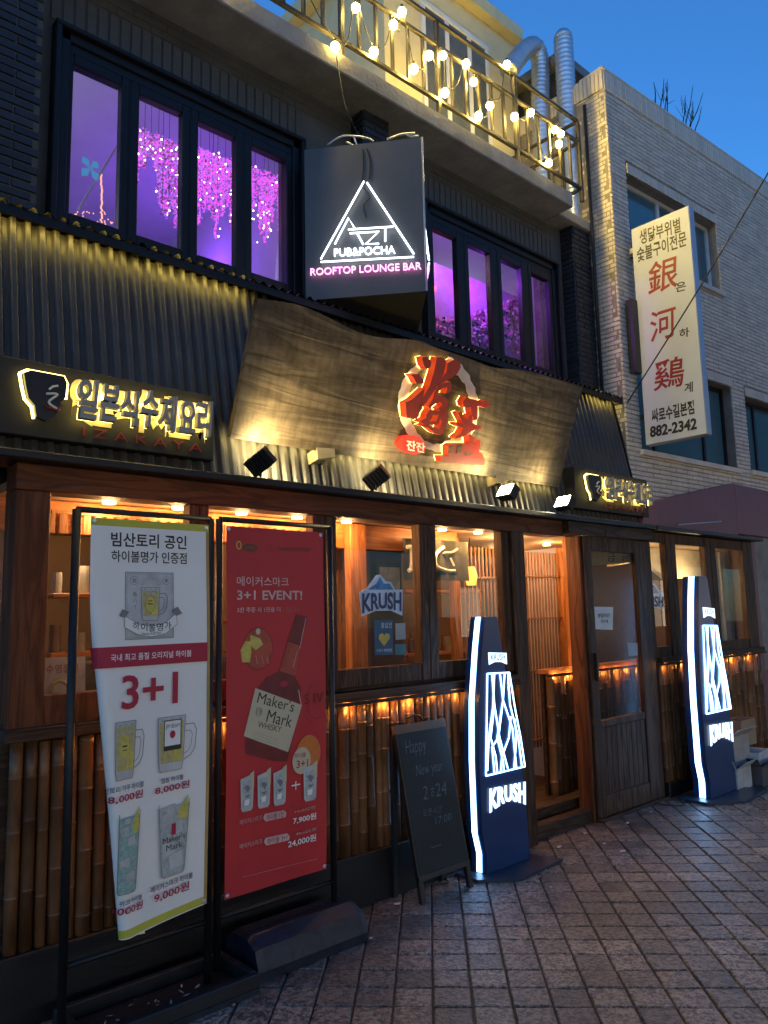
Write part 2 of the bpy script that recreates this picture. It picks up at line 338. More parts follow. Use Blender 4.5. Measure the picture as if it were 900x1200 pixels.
# ------------------------------------------------------------------ added far side of the street (behind the viewer; mirrored in the glass, lit windows as fill)
ob = thing('facing_building', (3, -6, 0), 'plain building added across the street with lit fill windows, mirrored faintly in the window glass', 'building')
b = B(); b.box(-14, 61, -6.4, -6.2, 2.9, 8.5); b.box(-14, 61, -6.4, -6.2, 0, .5)
for i in range(26): x = -14+3*i; b.box(x-.25, x+.25, -6.4, -6.2, .5, 2.9)
b.build('wall', mat('facing_wall', (.16, .14, .125), .85, var=.3, scale=1.2), ob)
for i in range(25):
    if i in (3, 8, 14): continue
    x = -14+3*i+.25
    for j in range(3): B().box(x+.84*j, x+.84*j+.7, -6.36, -6.33, .9 if (i+j) % 3 else .5, 2.4-.3*((i*j) % 2)).build('window', emat('fill_window_%d_%d' % (i, j), ((1., .80, .58), (1., .88, .72), (.9, .93, 1.))[i % 3], (3.6, 1.8, 3.9, 2.2)[(i+j) % 4]), ob)  # invented glowing panes, added as warm fill light on the street front
# ------------------------------------------------------------------ brick helper
def bricks(fn, L, H, bl=.19, bh=.042, j=.007, d=.012, holes=(), rnd=.0012):
    """a brickwork sheet; fn(u, z, depth) -> point; holes (u0, u1, z0, z1)"""
    b = B(); row = 0; z = 0.
    while z < H-.01:
        u = -(bl/2 if row % 2 else 0)
        while u < L:
            u0, u1 = max(u, 0), min(u+bl-j, L); z0, z1 = z, min(z+bh-j, H)
            segs = [(u0, u1)]
            for (a, c, e, g) in holes:
                if z1 > e and z0 < g:
                    ns = []
                    for p, q in segs:
                        if q <= a or p >= c: ns.append((p, q))
                        else:
                            if p < a: ns.append((p, a))
                            if q > c: ns.append((c, q))
                    segs = ns
            for p, q in segs:
                if q-p < .02: continue
                dd = d+R_.uniform(-rnd, rnd)*2; e = .003
                vs = [fn(p, z0, 0), fn(q, z0, 0), fn(q, z1, 0), fn(p, z1, 0), fn(p+e, z0+e, dd), fn(q-e, z0+e, dd), fn(q-e, z1-e, dd), fn(p+e, z1-e, dd)]
                b.add(vs, [(4, 5, 6, 7), (0, 1, 5, 4), (1, 2, 6, 5), (2, 3, 7, 6), (3, 0, 4, 7)])
            u += bl
        z += bh; row += 1
    return b

# ================================================================== dark tavern building
XL, XR = .93, 5.95          # left corner, right end of the first floor front
YW, YP, YF = 3.78, 3.63, 3.2  # upper wall, piers, ground-floor front
ZS = 4.94                   # soffit of the balcony slab
bd = thing('tavern_building', (3.4, 3.6, 0), 'black-painted two-storey tavern with bamboo wainscot, dark folding windows and a corrugated awning', 'building')
WINS = [(at(66, 200, 3.74).x, at(352, 330, 3.74).x, 5), (at(500, 300, 3.74).x, at(655, 400, 3.74).x, 4)]
WZ0, WZ1 = 3.36, 4.53
w0a, w0b = WINS[0][:2]; w1a, w1b = WINS[1][:2]
b = B()
b.box(-1.2, w0a, YW, YW+.2, 2.1, ZS); b.box(w0b, w1a, YW, YW+.2, 2.1, ZS); b.box(w1b, XR, YW, YW+.2, 2.1, ZS)
for a, c in ((w0a, w0b), (w1a, w1b)): b.box(a, c, YW, YW+.2, 2.1, WZ0); b.box(a, c, YW, YW+.2, WZ1, ZS)
b.build('wall', Mt['dark_paint'], bd)
b = B(); b.box(-1.2, XR, YW+.2, 6.2, 3.2, 3.3); b.box(-1.2, -1.1, YW+.2, 6.2, 3.3, ZS); b.box(XR-.08, XR-.005, YW+.2, 6.2, 0, ZS); b.box(-1.2, XR, 6.2, 6.3, 0, ZS)
b.box(3.0, 3.12, YW+.2, 6.2, 3.3, ZS)
b.build('lounge_wall', Mt['violet_wall'], bd)
b = B(); b.box(-1.2, XR, YW+.2, 6.3, ZS-.06, ZS-.005); b.build('lounge_ceiling', Mt['violet_wall'], bd)
# piers with brickwork
pier_x = [(-1.2, at(47, 150, YP).x), (at(428, 105, YP).x, at(457, 145, YP).x), (at(672, 250, YP).x, XR)]
for a, c in pier_x:
    p = B().box(a, c, YP+.02, YW, 2.9, ZS).build('pier', Mt['dark_paint'], bd)
    bb = bricks(lambda u, z, d: Vector((a+u, YP+.02-d, 3.3+z)), c-a, ZS-3.3-.003, bl=.19, bh=.046, d=.009)
    if a > 0: 
        e = bricks(lambda u, z, d: Vector((a-d, YW-u, 3.3+z)), YW-YP-.02, ZS-3.3-.003, bl=.19, bh=.046, d=.012); bb.add(e.v, e.f)
    bb.build('brick', Mt['dark_brick'], p, kind='stuff')
# brick courses faintly standing out of the painted wall
bb = bricks(lambda u, z, d: Vector((w0a-.1+u, YW-d*.35, WZ1+.27+z)), w1b-w0a, ZS-WZ1-.275, bl=.2, bh=.05, d=.012)
bb.build('wall_brick', Mt['dark_paint'], bd, kind='stuff')
sold = B().bevbox(-.026, .026, -.012, 0, 0, .2, .004).mesh('brick', Mt['dark_paint'])
for a, c, _ in WINS:
    x = a-.05
    while x < c+.05: put('brick', sold, bd, (x+.03, YW+.001, WZ1+.06+R_.uniform(-.002, .002))); x += .062
# first-floor windows: frame, mullions, sash panes
def bigwin(a, c, panes):
    f = B(); Yf = YW-.045
    f.bevbox(a, c, Yf, YW+.1, WZ1-.05, WZ1); f.bevbox(a, c, Yf, YW+.1, WZ0, WZ0+.05); f.bevbox(a, a+.05, Yf, YW+.1, WZ0, WZ1); f.bevbox(c-.05, c, Yf, YW+.1, WZ0, WZ1)
    w = f.build('window', Mt['win_frame'], bd)
    e = B(); e.bevbox(a-.035, c+.035, Yf-.03, YW, WZ1+.002, WZ1+.03); e.bevbox(a-.035, c+.035, Yf-.03, YW, WZ0-.03, WZ0-.002); e.bevbox(a-.035, a-.002, Yf-.03, YW, WZ0, WZ1); e.bevbox(c+.002, c+.035, Yf-.03, YW, WZ0, WZ1)
    e.build('frame', Mt['win_frame'], w)
    for (p, q, g0, g1) in panes:
        s = B(); y0, y1 = Yf+.012, Yf+.07
        s.bevbox(p-.045, p, y0, y1, g0-.06, g1+.06); s.bevbox(q, q+.045, y0, y1, g0-.06, g1+.06); s.bevbox(p+.001, q-.001, y0, y1, g0-.06, g0); s.bevbox(p+.001, q-.001, y0, y1, g1, g1+.06)
        s.build('sash', Mt['win_frame'], w)
        B().box(p-.003, q+.003, Yf+.038, Yf+.044, g0-.003, g1+.003).build('pane', Mt['glass_up'], w)
    t_ = B(); y0 = Yf+.016; g0, g1 = panes[0][2], panes[0][3]; t_.box(a+.051, c-.051, y0, y0+.05, g1+.061, WZ1-.051); t_.box(a+.051, c-.051, y0, y0+.05, WZ0+.051, g0-.061)
    xs = [a+.051]+[v for p in panes for v in (p[0]-.046, p[1]+.046)]+[c-.051]
    for i in range(0, len(xs), 2):
        if xs[i+1]-xs[i] > .004: t_.box(xs[i], xs[i+1], y0+.002, y0+.05, g0-.06, g1+.06)
    t_.build('transom', Mt['win_frame'], w)
g0, g1 = at(79, 252, YW).z+.0, at(82, 78, YW).z
bigwin(w0a, w0b, [(at(a, 200, YW).x, at(c, 230, YW).x, g0, g1) for a, c in ((80, 137), (159, 210), (229, 273.5), (292, 332.5))])
bigwin(w1a, w1b, [(at(a, 340, YW).x, at(c, 350, YW).x, g0, g1) for a, c in ((506, 534), (547, 572.5), (585, 609), (620, 641))])
# balcony slab
b = B(); sf, st = 3.465, 5.075; slab_r = at(672, 241, sf).x
b.bevbox(-1.2, slab_r, sf, 4.6, ZS, st, .008)
b.build('balcony_slab', Mt['concrete'], bd)
B().bevbox(slab_r+.002, XR-.003, YP-.02, 4.6, ZS, ZS+.09, .006).build('coping', Mt['concrete'], bd)
# penthouse
YPH = 4.36; ph_l = at(450, 20, YPH).x; b = B()
PZ = at(603, 53, YPH).z
b.box(ph_l, 5.93, YPH, 6.6, st, PZ); b.build('penthouse_wall', Mt['yellow_wall'], bd)
B().bevbox(ph_l-.12, 5.94, YPH-.10, 6.7, PZ+.001, PZ+.14).build('eave', Mt['yellow_wall'], bd)
a, c = at(493, 60, YPH).x, at(572, 100, YPH).x; zt = at(530, 33, YPH).z
f = B(); y0 = YPH-.03; zb = st+.35
f.bevbox(a, c, y0, YPH+.01, zt, zt+.06); f.bevbox(a, c, y0, YPH+.01, zb, zb+.05)
for x in (a, (a*2+c)/3, (a+2*c)/3, c-.05): f.bevbox(x, x+.05, y0, YPH+.01, zb+.05, zt)
w = f.build('window', Mt['white_frame'], bd)
for k in range(3): x = a+(c-a)*k/3; B().box(x+.05, x+(c-a)/3, y0+.012, y0+.02, zb+.05, zt).build('pane', mat('penthouse_glass%d' % k, (.10, .11, .10), .25), w)

# corrugated awning, leaning back
def mans(z, off=0.): return 3.386+(z-2.62)*.2-off
MZ0, MZ1 = 2.15, 3.30
def corrug(x0, x1):
    pitch = .064; k = int((x1-x0)/pitch*12); b = B()
    def fn(u, v):
        x = x0+(x1-x0)*u; z = MZ0+(MZ1-MZ0)*v; t = (x/pitch) % 1; w = .5+.5*math.tanh(4.5*math.cos(2*PI*t)); return Vector((x, mans(z)-.024*w, z))
    b.grid(fn, k, 6); return b
corrug(-1.2, XR-.02).build('awning', Mt['corr'], bd, smooth=True)
b = B(); b.prism([(XR-.018, mans(MZ0)-.02, MZ0), (XR-.018, mans(MZ1)-.02, MZ1), (XR-.018, 3.77, MZ1), (XR-.018, 3.77, MZ0)], (.012, 0, 0)); b.build('awning_end', Mt['black_metal'], bd)
# ribbed cap sheet over the awning
def capfn(u, v):
    x = -1.2+(XR+.03+1.2)*u; y = 3.42+(3.76-3.42)*v; t = (x/.064) % 1; return Vector((x, y, 3.325+.012*math.cos(2*PI*t)+.03*v))
cp = B().grid(capfn, 800, 1); cp.build('awning_cap', Mt['black_metal'], bd, smooth=True)
B().box(-1.2, XR+.03, 3.428, 3.446, 3.275, 3.318).build('awning_cap_lip', Mt['black_metal'], bd)
# fascia strip under the awning and the lintel below it
B().bevbox(-1.2, XR-.01, 3.11, 3.36, 2.128, 2.163).build('fascia', Mt['black_metal'], bd)
B().box(-1.2, XR-.01, 3.20, 3.23, 2.164, 2.176).build('fascia_upstand', Mt['black_metal'], bd)
# LED strips under the cap
for x0, x1 in ((.3, at(290, 340, 3.47).x), (at(692, 460, 3.47).x, XR-.03)):
    b = B(); x = x0
    while x < x1: b.box(x, x+.05, 3.455, 3.465, 3.300, 3.311); x += .10 if (int(x*10) % 7) else .2
    b.build('led_strip', YLED, bd)
    lamp('AREA', 'led_strip_light', ((x0+x1)/2, 3.448, 3.29), 1.9*(x1-x0), (1., .75, .18), size=(x1-x0, .02), target=((x0+x1)/2, 3.42, 2.6), parent=bd)

# ---------------------------------------------------------------- ground floor front
ZL = 2.018      # underside of lintel
b = B(); b.bevbox(XL, 4.62, YF-.01, YF+.12, ZL, 2.126, .004); b.build('lintel', Mt['lintel'], bd)
xm = at(735, 620, YF).x
for a, c in ((4.625, 5.10), (5.105, 5.80)): B().bevbox(a, c, YF-.06, YF+.12, 2.035, 2.125, .006).build('lintel_block', Mt['dkwoodx'], bd)
ZG = at(397, 785.5, YF).z; ZR = at(397, 808, YF).z; ZB = at(397, 822, YF).z; ZP = .27
XO0, XO1 = at(605, 650, YF).x, at(676, 650, YF).x
def gw(name, x0, x1, glass_x, woodm, zg, zr):
    """timber frame with one pane of glass each (x0..x1 overall, glass_x list)"""
    w = B()
    xs = [x0]+[v for g in glass_x for v in g]+[x1]
    for i in range(0, len(xs), 2):
        if xs[i+1]-xs[i] > .002: w.bevbox(xs[i], xs[i+1], YF, YF+.07, zr, ZL-.001, .004)
    for a, c in glass_x: w.bevbox(a+.001, c-.001, YF+.008, YF+.06, zr, zg, .004)
    o = w.build(name, woodm, bd)
    for a, c in glass_x: B().box(a-.004, c+.004, YF+.030, YF+.036, zg-.004, ZL+.004).build('pane', Mt['glass'], o)
    return o
X = lambda px: at(px, 700, YF).x
gw('window', XL+.002, X(233), [(at(56, 700, YF).x, at(222, 650, YF).x)], Mt['post'], at(52, 815, YF).z, at(56, 856, YF).z)
gw('window', X(233)+.003, X(381), [(at(245, 650, YF).x, X(368))], Mt['post'], ZG, ZR)
gw('window', X(381)+.003, X(502.5), [(X(395.5), X(493.5))], Mt['dkwood'], ZG, ZR)
gw('window', X(502.5)+.003, X(599), [(X(513), X(590.5))], Mt['dkwood'], ZG, ZR)
B().bevbox(XL-.01, X(599), YF-.045, YF+.05, ZB-.008, ZB+.042, .004).build('ledge', Mt['dkwoodx'], bd)
B().box(XL, X(599), YF+.052, YF+.06, ZB+.04, ZR).build('backing', Mt['dkwoodx'], bd)
# plinth, backing behind the bamboo
B().bevbox(XL, X(599), YF-.03, YF+.1, 0, ZP, .006).build('plinth', Mt['black_metal'], bd)
B().box(XL, X(599), YF+.05, YF+.09, ZP, ZB).build('backing', Mt['dkwoodx'], bd)
# left return wall with its own glass
f = B(); f.bevbox(XL-.001, XL+.06, YF+.072, YF+.12, 0, ZL, .004); f.box(XL, XL+.05, YF+.5, 4.3, 0, ZL); f.box(XL, XL+.05, YF+.12, YF+.5, 0, 1.0); f.build('side_wall', Mt['post'], bd)
B().box(XL+.02, XL+.026, YF+.12, YF+.5, 1.0, ZL).build('side_pane', Mt['glass'], bd)
# big post, jamb post
B().bevbox(X(599)+.003, at(611, 650, YF).x, YF-.03, YF+.12, 0, ZL, .006).build('post', Mt['dkwood'], bd)
jx0, jx1 = at(678.5, 640, YF).x, at(681, 640, YF).x
B().bevbox(jx0, jx1, YF, YF+.12, 0, 2.034, .005).build('post', Mt['post'], bd)

def bamboo_mesh(seed, h, r):
    q = random.Random(seed); b = B(); pts = []; rr = []; z = 0; nxt = q.uniform(.08, .3)
    zs = [0]; 
    while nxt < h-.02: zs += [nxt-.006, nxt-.0005, nxt+.0005, nxt+.007]; nxt += q.uniform(.2, .34)
    zs.append(h); lean = q.uniform(-.004, .004)
    for i, z in enumerate(zs):
        k = 1.0
        if 0 < i < len(zs)-1: k = {1: 1.0, 2: 1.13, 3: .97, 0: 1.0}[i % 4]
        pts.append((lean*z/h, 0, z)); rr.append(r*k)
    return b.tube(pts, rr, 12)
BM = [bamboo_mesh(i, 1, .0275+.003*(i % 3)).mesh('bamboo_pole', Mt['bamboo'], True) for i in range(9)]
def bamboo_row(x0, x1, y, z0, z1, parent, yend=None):
    x = x0+.03; k = 0
    while x < x1-.02:
        r = R_.uniform(.72, 1.14); o = put('bamboo_pole', BM[R_.randrange(9)], parent, (x, y+R_.uniform(-.004, .004), z0-R_.uniform(0, .01)))
        o.scale = (r, r, (z1-z0)); o.rotation_euler = (0, R_.uniform(-.008, .008), R_.uniform(0, 6.28)); x += .0575*r+R_.uniform(.001, .008); k += 1
        if k % 4 == 3: x += R_.uniform(0, .012)
def rope_lights(x0, x1, y, z, parent, step=.115, e=.55):
    B().box(x0-.04, x1, y-.026, y-.018, z-.006, z+.012).build('light_lip', Mt['dkwoodx'], parent)
    b = B(); x = x0+.05; k = 0
    while x < x1-.02:
        b.sphere((x, y, z+R_.uniform(-.004, .002)), .0065, 8, 5)
        if k % 2 == 0: lamp('POINT', 'rope_light_lamp', (x+.012, y-.008, z-.012), e*R_.uniform(.9, 2.1), (1., .40, .08), .012, parent=parent)
        x += step*R_.uniform(.6, 1.35); k += 1
    b.build('rope_light', OLED, parent, True)
bamboo_row(XL+.02, X(599), YF+.012, ZP-.005, ZB-.012, bd)
rope_lights(XL+.45, X(599), YF-.03, ZB-.018, bd)

# entrance: recess with step, half wall of bamboo, lattice screen, orange posts
ZI = .30
B().bevbox(XO0, XO1+.05, YF+.02, YF+.10, .0, .10, .006).build('threshold', Mt['dkwoodx'], bd)
B().bevbox(XO0-.02, 5.0, YF+.16, YF+.62, .0, .155, .006).build('step', Mt['dkwoodx'], bd)
B().bevbox(XO0-.3, 5.0, YF+.64, YF+1.1, .0, .34, .006).build('step', Mt['dkwoodx'], bd)
# half wall runs back from the jamb towards the inside
hx0, hz = atX(640, 788, 4.50), 1.03
HW = Plane((4.83, YF+.14, 0), (-1, -.9, 0))
hw = B(); y_h = YF+.30
xa, xb = at(641, 800, y_h).x, at(757, 790, y_h).x
zt = at(641, 787, y_h).z
B().bevbox(xa-.02, xb+.05, y_h-.03, y_h+.07, zt-.02, zt+.015, .004).build('half_wall_cap', Mt['orangex'], bd)
B().box(xa-.005, xb+.05, y_h+.03, y_h+.06, .165, zt-.022).build('half_wall', Mt['dkwoodx'], bd)
B().bevbox(at(667, 700, 3.42).x, jx1+.16, 3.42, 3.46, zt+.02, 2.05, .004).build('interior_post', Mt['orange'], bd)
bamboo_row(xa, xb+.05, y_h, .16, zt-.024, bd)
rope_lights(xa-.02, xb+.03, y_h-.036, zt-.03, bd, .08, .7)
# door leaf
dl = B(); dx0, dx1 = jx1+.004, at(757, 640, YF).x; DZ0, DZ1 = .03, 2.032
gx0, gx1 = at(690, 640, YF).x, at(741, 640, YF).x; gz1 = at(690, 645, YF).z; gz0 = at(700, 845, YF).z
y0, y1 = YF-.02, YF+.03
dl.bevbox(dx0, gx0, y0, y1, DZ0, DZ1); dl.bevbox(gx1, dx1, y0, y1, DZ0, DZ1); dl.bevbox(gx0+.001, gx1-.001, y0+.003, y1, gz1, DZ1); dl.bevbox(gx0+.001, gx1-.001, y0+.003, y1, gz0-.05, gz0); dl.bevbox(gx0+.001, gx1-.001, y0+.003, y1, DZ0, .17)
door = dl.build('door', Mt['dkwood'], bd)
x = gx0+.002
while x < gx1-.02: B().bevbox(x, min(x+.066, gx1-.002), y0+.012, y1-.005, .171, gz0-.051, .003).build('plank', Mt['dkwood'], door); x += .069
B().box(gx0-.004, gx1+.004, YF, YF+.006, gz0-.003, gz1+.003).build('pane', glass('filmed_door_glass', (.72, .68, .58), .5, .0, .25), door)
B().bevbox(gx0-.055, gx0-.035, y0-.03, y0-.002, .98, 1.18, .004).build('handle', Mt['black_metal'], door)
B().bevbox(dx0, dx1+.02, YF-.05, YF+.1, .0, .028, .004).build('door_sill', Mt['dkwoodx'], bd)
# wing right of the door
wx0, wx1 = dx1+.06, at(886, 700, YF).x
B().bevbox(dx1+.004, wx0-.002, YF+.02, YF+.12, 0, 2.034, .005).build('post', Mt['dkwood'], bd)
wz0 = at(785, 757, YF).z; wz1 = at(785, 640, YF).z+.02
WG = [(at(758, 690, YF).x+.12, at(783.5, 690, YF).x), (at(795, 690, YF).x, at(830, 690, YF).x), (at(842, 690, YF).x, at(874, 690, YF).x)]
WG[0] = (at(761, 690, YF).x, WG[0][1])
def wing(g, x0, x1):
    w = B(); a, c = g; zr = wz0-.12
    w.bevbox(x0, a, YF, YF+.06, zr, 2.12, .004); w.bevbox(c, x1, YF, YF+.06, zr, 2.12, .004); w.bevbox(a+.001, c-.001, YF+.006, YF+.05, zr, wz0, .004); w.bevbox(a+.001, c-.001, YF+.006, YF+.05, wz1, 2.12, .004)
    o = w.build('window', Mt['dkwood'], bd); B().box(a-.003, c+.003, YF+.025, YF+.031, wz0-.003, wz1+.003).build('pane', Mt['glass'], o)
mid1 = (WG[0][1]+WG[1][0])/2; mid2 = (WG[1][1]+WG[2][0])/2
wing(WG[0], wx0, mid1-.002); wing(WG[1], mid1+.002, mid2-.002); wing(WG[2], mid2+.002, wx1)
wl = at(800, 771, YF).z
B().bevbox(wx0, wx1, YF-.045, YF+.06, wl-.02, wl+.025, .004).build('ledge', Mt['dkwoodx'], bd)
B().box(wx0, wx1, YF+.05, YF+.09, 0, 1.0).build('backing', Mt['dkwoodx'], bd)
B().bevbox(wx0, wx1, YF-.03, YF+.1, 0, .12, .006).build('plinth', Mt['black_metal'], bd)
bamboo_row(wx0+.01, wx1, YF+.012, .115, wl-.022, bd)
rope_lights(wx0, wx1, YF-.03, wl-.03, bd, .17, .4)
B().bevbox(5.82, wx1+.05, YF-.1, 4.2, 2.125, 2.16, .005).build('wing_roof', Mt['black_metal'], bd)
# interior shell
b = B(); b.box(XL+.06, 7.85, YF+.12, 6.0, -.02, .004); b.build('interior_floor', Mt['floor_in'], bd)
b = B(); b.box(XL+.06, 7.85, 5.2, 5.3, 0, 2.12); b.box(7.82, 7.88, YF+.1, 5.2, 0, 2.12); b.build('interior_wall', Mt['wall_in'], bd)
b = B(); b.box(XL+.06, 7.85, YF+.12, 5.2, 2.06, 2.10); b.build('interior_ceiling', Mt['ceil_in'], bd)
bm_ = B(); bm_.bevbox(XL+.07, X(599), 3.66, 3.74, 1.90, 2.055, .004); bm_.build('interior_beam', Mt['orangex'], bd)
# screen of vertical slats behind the right-hand window and entrance
def screen(x0, x1, y, z0, z1, rails, step=.045, name='slat_screen'):
    o = B().bevbox(x0, x1, y-.008, y+.008, rails[-1], rails[-1]+.014, .002).build(name, Mt['slat'], bd)
    for z in rails[:-1]: B().bevbox(x0, x1, y-.008, y+.008, z, z+.014, .002).build('rail', Mt['slat'], o)
    me = B().bevbox(-.008, .008, -.006, .006, 0, z1-z0, .002).mesh('slat', Mt['slat']); x = x0+.02
    while x < x1-.01: put('slat', me, o, (x, y+.021, z0)); x += step
screen(at(545, 700, 3.95).x, at(593, 700, 3.95).x, 3.95, .3, 2.0, (.9, 1.35, 1.75))
sx0, sx1 = at(611, 700, 4.05).x-.08, at(657, 700, 4.05).x
screen(sx0, sx1, 4.05, .36, 2.0, (.42, .98, 1.42, 1.78), .043)
B().bevbox(sx1, sx1+.10, 3.98, 4.08, .34, 2.05, .004).build('interior_post', Mt['orange'], bd)
B().box(sx1-.6, 5.3, 4.40, 4.44, .0, 2.05).build('interior_partition', mat('partition_dark', (.018, .011, .008), .8), bd)
for px, Y, w_, m in ((421, 3.6, .13, 'orange'), (398, 3.9, .10, 'slat'), (537, 3.85, .07, 'orange'), (226, 3.75, .1, 'orange')):
    x = at(px, 700, Y).x; B().bevbox(x-w_/2, x+w_/2, Y, Y+.06, .0, 2.05, .004).build('interior_post', Mt[m], bd)
for px0, px1, Y, z in ((476, 592, 4.5, 1.66), (476, 560, 4.5, 1.15), (476, 560, 4.5, .9), (62, 230, 4.3, 1.3), (62, 230, 4.3, 1.62), (250, 365, 4.3, 1.45)):
    B().bevbox(at(px0, 700, Y).x, at(px1, 700, Y).x, Y, Y+.16, z, z+.025, .003).build('shelf', Mt['orangex'], bd)
a = at(433, 700, 3.72).x; c = at(472, 700, 3.72).x
B().bevbox(a, c, 3.72, 3.77, .0, 2.05, .004).build('interior_panel', Mt['dark_in'], bd)
# hanging slat valance inside the two left windows
for px0, px1 in ((60, 226), (246, 372)):
    me = B().bevbox(-.018, .018, -.004, .004, -.09, 0, .001).mesh('slat', Mt['slat']); s = B().bevbox(at(px0, 600, 3.6).x, at(px1, 600, 3.6).x, 3.595, 3.61, 1.985, 2.0, .002).build('valance', Mt['slat'], bd)
    x = at(px0, 600, 3.6).x
    while x < at(px1, 600, 3.6).x: put('slat', me, s, (x, 3.6, 1.985)); x += .055
# ceiling downlights
for px, py, Y in ((209, 590, 3.5), (128, 583, 3.5), (283, 597, 3.5), (348, 602, 3.5), (406, 607, 3.5), (518, 617, 3.5), (560, 620, 3.5), (669, 631, 3.72), (640, 625, 3.85)):
    x = at(px, py, Y).x
    o = B().tube([(x, Y, 2.056), (x, Y, 2.035)], .03, 14).build('downlight', SPOT, bd)
    lamp('POINT', 'downlight_lamp', (x, Y, 1.99), 9 if Y < 3.6 else 4., (1., .52, .20), .03, parent=bd)
for x, y in ((1.6, 4.3), (3.2, 4.6), (4.6, 3.75), (5.4, 4.4), (6.6, 4.3)): lamp('POINT', 'room_lamp', (x, y, 1.95), 13.0, (1., .60, .28), .04, parent=bd)

# ---------------------------------------------------------------- things inside the tavern
def flat(name, x0, x1, y, z0, z1, m, label=None, cat=None, t=.006, group=None):
    o = B().box(x0, x1, y, y+t, z0, z1).build(name, m)
    if label: tag(o, label, cat, group)
    return o
# noren curtain with brush strokes
Yn = 3.60; nc = B(); na, nb = at(472, 650, Yn).x, at(547, 650, Yn).x; nz1, nz0 = at(500, 632, Yn).z, at(500, 680, Yn).z
nc.grid(lambda u, v: Vector((na+(nb-na)*u, Yn+.012*math.sin(u*30)+.004*math.sin(v*7+u*5), nz0+(nz1-nz0)*v)), 60, 6)
nor = nc.build('door_curtain', Mt['cloth'], None, True); tag(nor, 'dark hanging fabric curtain with cream brush strokes behind the tavern windows', 'curtain')
np_ = Plane((0, Yn-.02, 0), (0, -1, 0)); st_ = B()
for poly, r in (([(477, 641), (482, 642), (483, 655), (482, 666), (479, 669)], .016), ([(520, 641), (511, 650), (511, 662), (521, 668), (533, 669)], .013), ([(520, 648), (530, 647), (536, 643)], .01), ([(528, 654), (532, 663)], .008)):
    st_.tube([np_.at(*p) for p in bez([(*q, 0) for q in poly]) for p in [(p[0], p[1])]], r*.9, 6)
st_.build('brush_stroke', Mt['cream'], nor)
# lantern on the slat screen
lx = at(552, 675, 3.86); lan = thing('paper_lantern', (lx.x, 3.86, lx.z), 'small glowing amber lantern hanging in front of the slatted screen', 'lantern')
B().tube([(lx.x, 3.86, lx.z-.07), (lx.x, 3.86, lx.z+.0), (lx.x, 3.86, lx.z+.07)], [.035, .05, .03], 14).build('shade', emat('amber_glow', (1., .42, .06), 2.6), lan, True)
B().tube([(lx.x, 3.86, lx.z+.07), (lx.x, 3.86, 2.055)], .003, 6).build('cord', Mt['ink'], lan)
# framed picture
Yq = 3.70; p = at(440, 659, Yq), at(470, 717, Yq); pf = thing('picture_frame', (p[0].x, Yq, p[1].z), 'framed grey poster in a dark frame behind the logo sticker', 'picture')
B().bevbox(p[0].x, p[1].x, Yq-.015, Yq+.01, p[1].z, p[0].z, .004).build('frame', Mt['black_metal'], pf)
B().box(p[0].x+.02, p[1].x-.02, Yq-.018, Yq-.0152, p[1].z+.03, p[0].z-.03).build('print', mat('poster_grey', (.20, .20, .19), .5, var=.5, scale=8), pf)
# glass stickers
YG = YF+.028; pg = Plane((0, YG, 0), (0, -1, 0))
def poly_on(b, pl, pts, off=0., t=.0015): b.prism([pl.at(x, y, off) for x, y in pts], -pl.n*t); return b
st1 = thing('logo_sticker', at(447, 700, YG), 'blue and white KRUSH beer sticker with an iceberg on the third window', 'sticker')
poly_on(B(), pg, [(421, 694), (430, 689), (441, 674), (445.5, 673), (452, 681), (458, 682), (463, 691), (472, 691), (471.5, 721.5), (458, 715.5), (440, 716), (424, 722.5)], .001).build('backing', mat('sticker_white', (.50, .60, .72), .4), st1)
poly_on(B(), pg, [(431, 691), (441, 684), (445.5, 676), (450, 684), (457, 684), (461, 691)], .003).build('iceberg', mat('ice_blue', (.05, .20, .42), .4, var=.6, scale=60), st1)
_q = quadfn(pg, (424, 719.5), (470, 717), (424, 695)); bt = B(); text_on(bt, 'KRUSH', lambda u, v, d: _q(u, v*(.80+.20*abs(2*u-1)**1.3)+(1-(.80+.20*abs(2*u-1)**1.3)) if v < .5 else v, d), back=.005, off=.03); bt.build('lettering', mat('sticker_navy', (.015, .03, .12), .4), st1)
s2 = thing('window_poster', at(450, 752, YG), 'blue poster with a yellow heart stuck low on the third window', 'poster')
poly_on(B(), pg, [(438.5, 727), (460, 726.5), (461, 767), (439.5, 768)], .001).build('sheet', mat('poster_blue', (.02, .08, .15), .5, var=.2), s2)
poly_on(B(), pg, [(450, 757), (444, 749), (444.5, 744), (448, 742), (450.5, 744.5), (453, 742), (456.5, 743), (457, 748)], .003).build('heart', mat('heart_yellow', (.55, .42, .05), .5), s2)
bt = B(); text_on(bt, '출입안', quadfn(pg, (446, 736), (459, 735.5), (446, 729.5)), back=.003); text_on(bt, '코로나 예방접종', quadfn(pg, (441, 764), (459, 763.5), (441, 760.5)), back=.003); bt.build('lettering', Mt['paper'], s2)
s3 = thing('notice_card', at(469, 740, YG), 'small pale card stuck beside the blue heart poster', 'card')
poly_on(B(), pg, [(463.5, 730.5), (475, 730), (475.5, 749), (464, 750)], .001).build('sheet', mat('card_grey', (.30, .30, .28), .5, var=.2), s3)
s4 = thing('notice_card', at(469, 760, YG), 'small teal card low on the third window under the pale card', 'card')
poly_on(B(), pg, [(463, 755), (475.5, 754.5), (476, 767), (463.5, 767.5)], .001).build('sheet', mat('card_teal', (.04, .14, .16), .5, var=.3), s4)
pdg = Plane((0, YF-.002, 0), (0, -1, 0))
s5 = thing('door_notice', at(707, 724, YF), 'white paper notice taped inside the glass of the entrance door', 'notice')
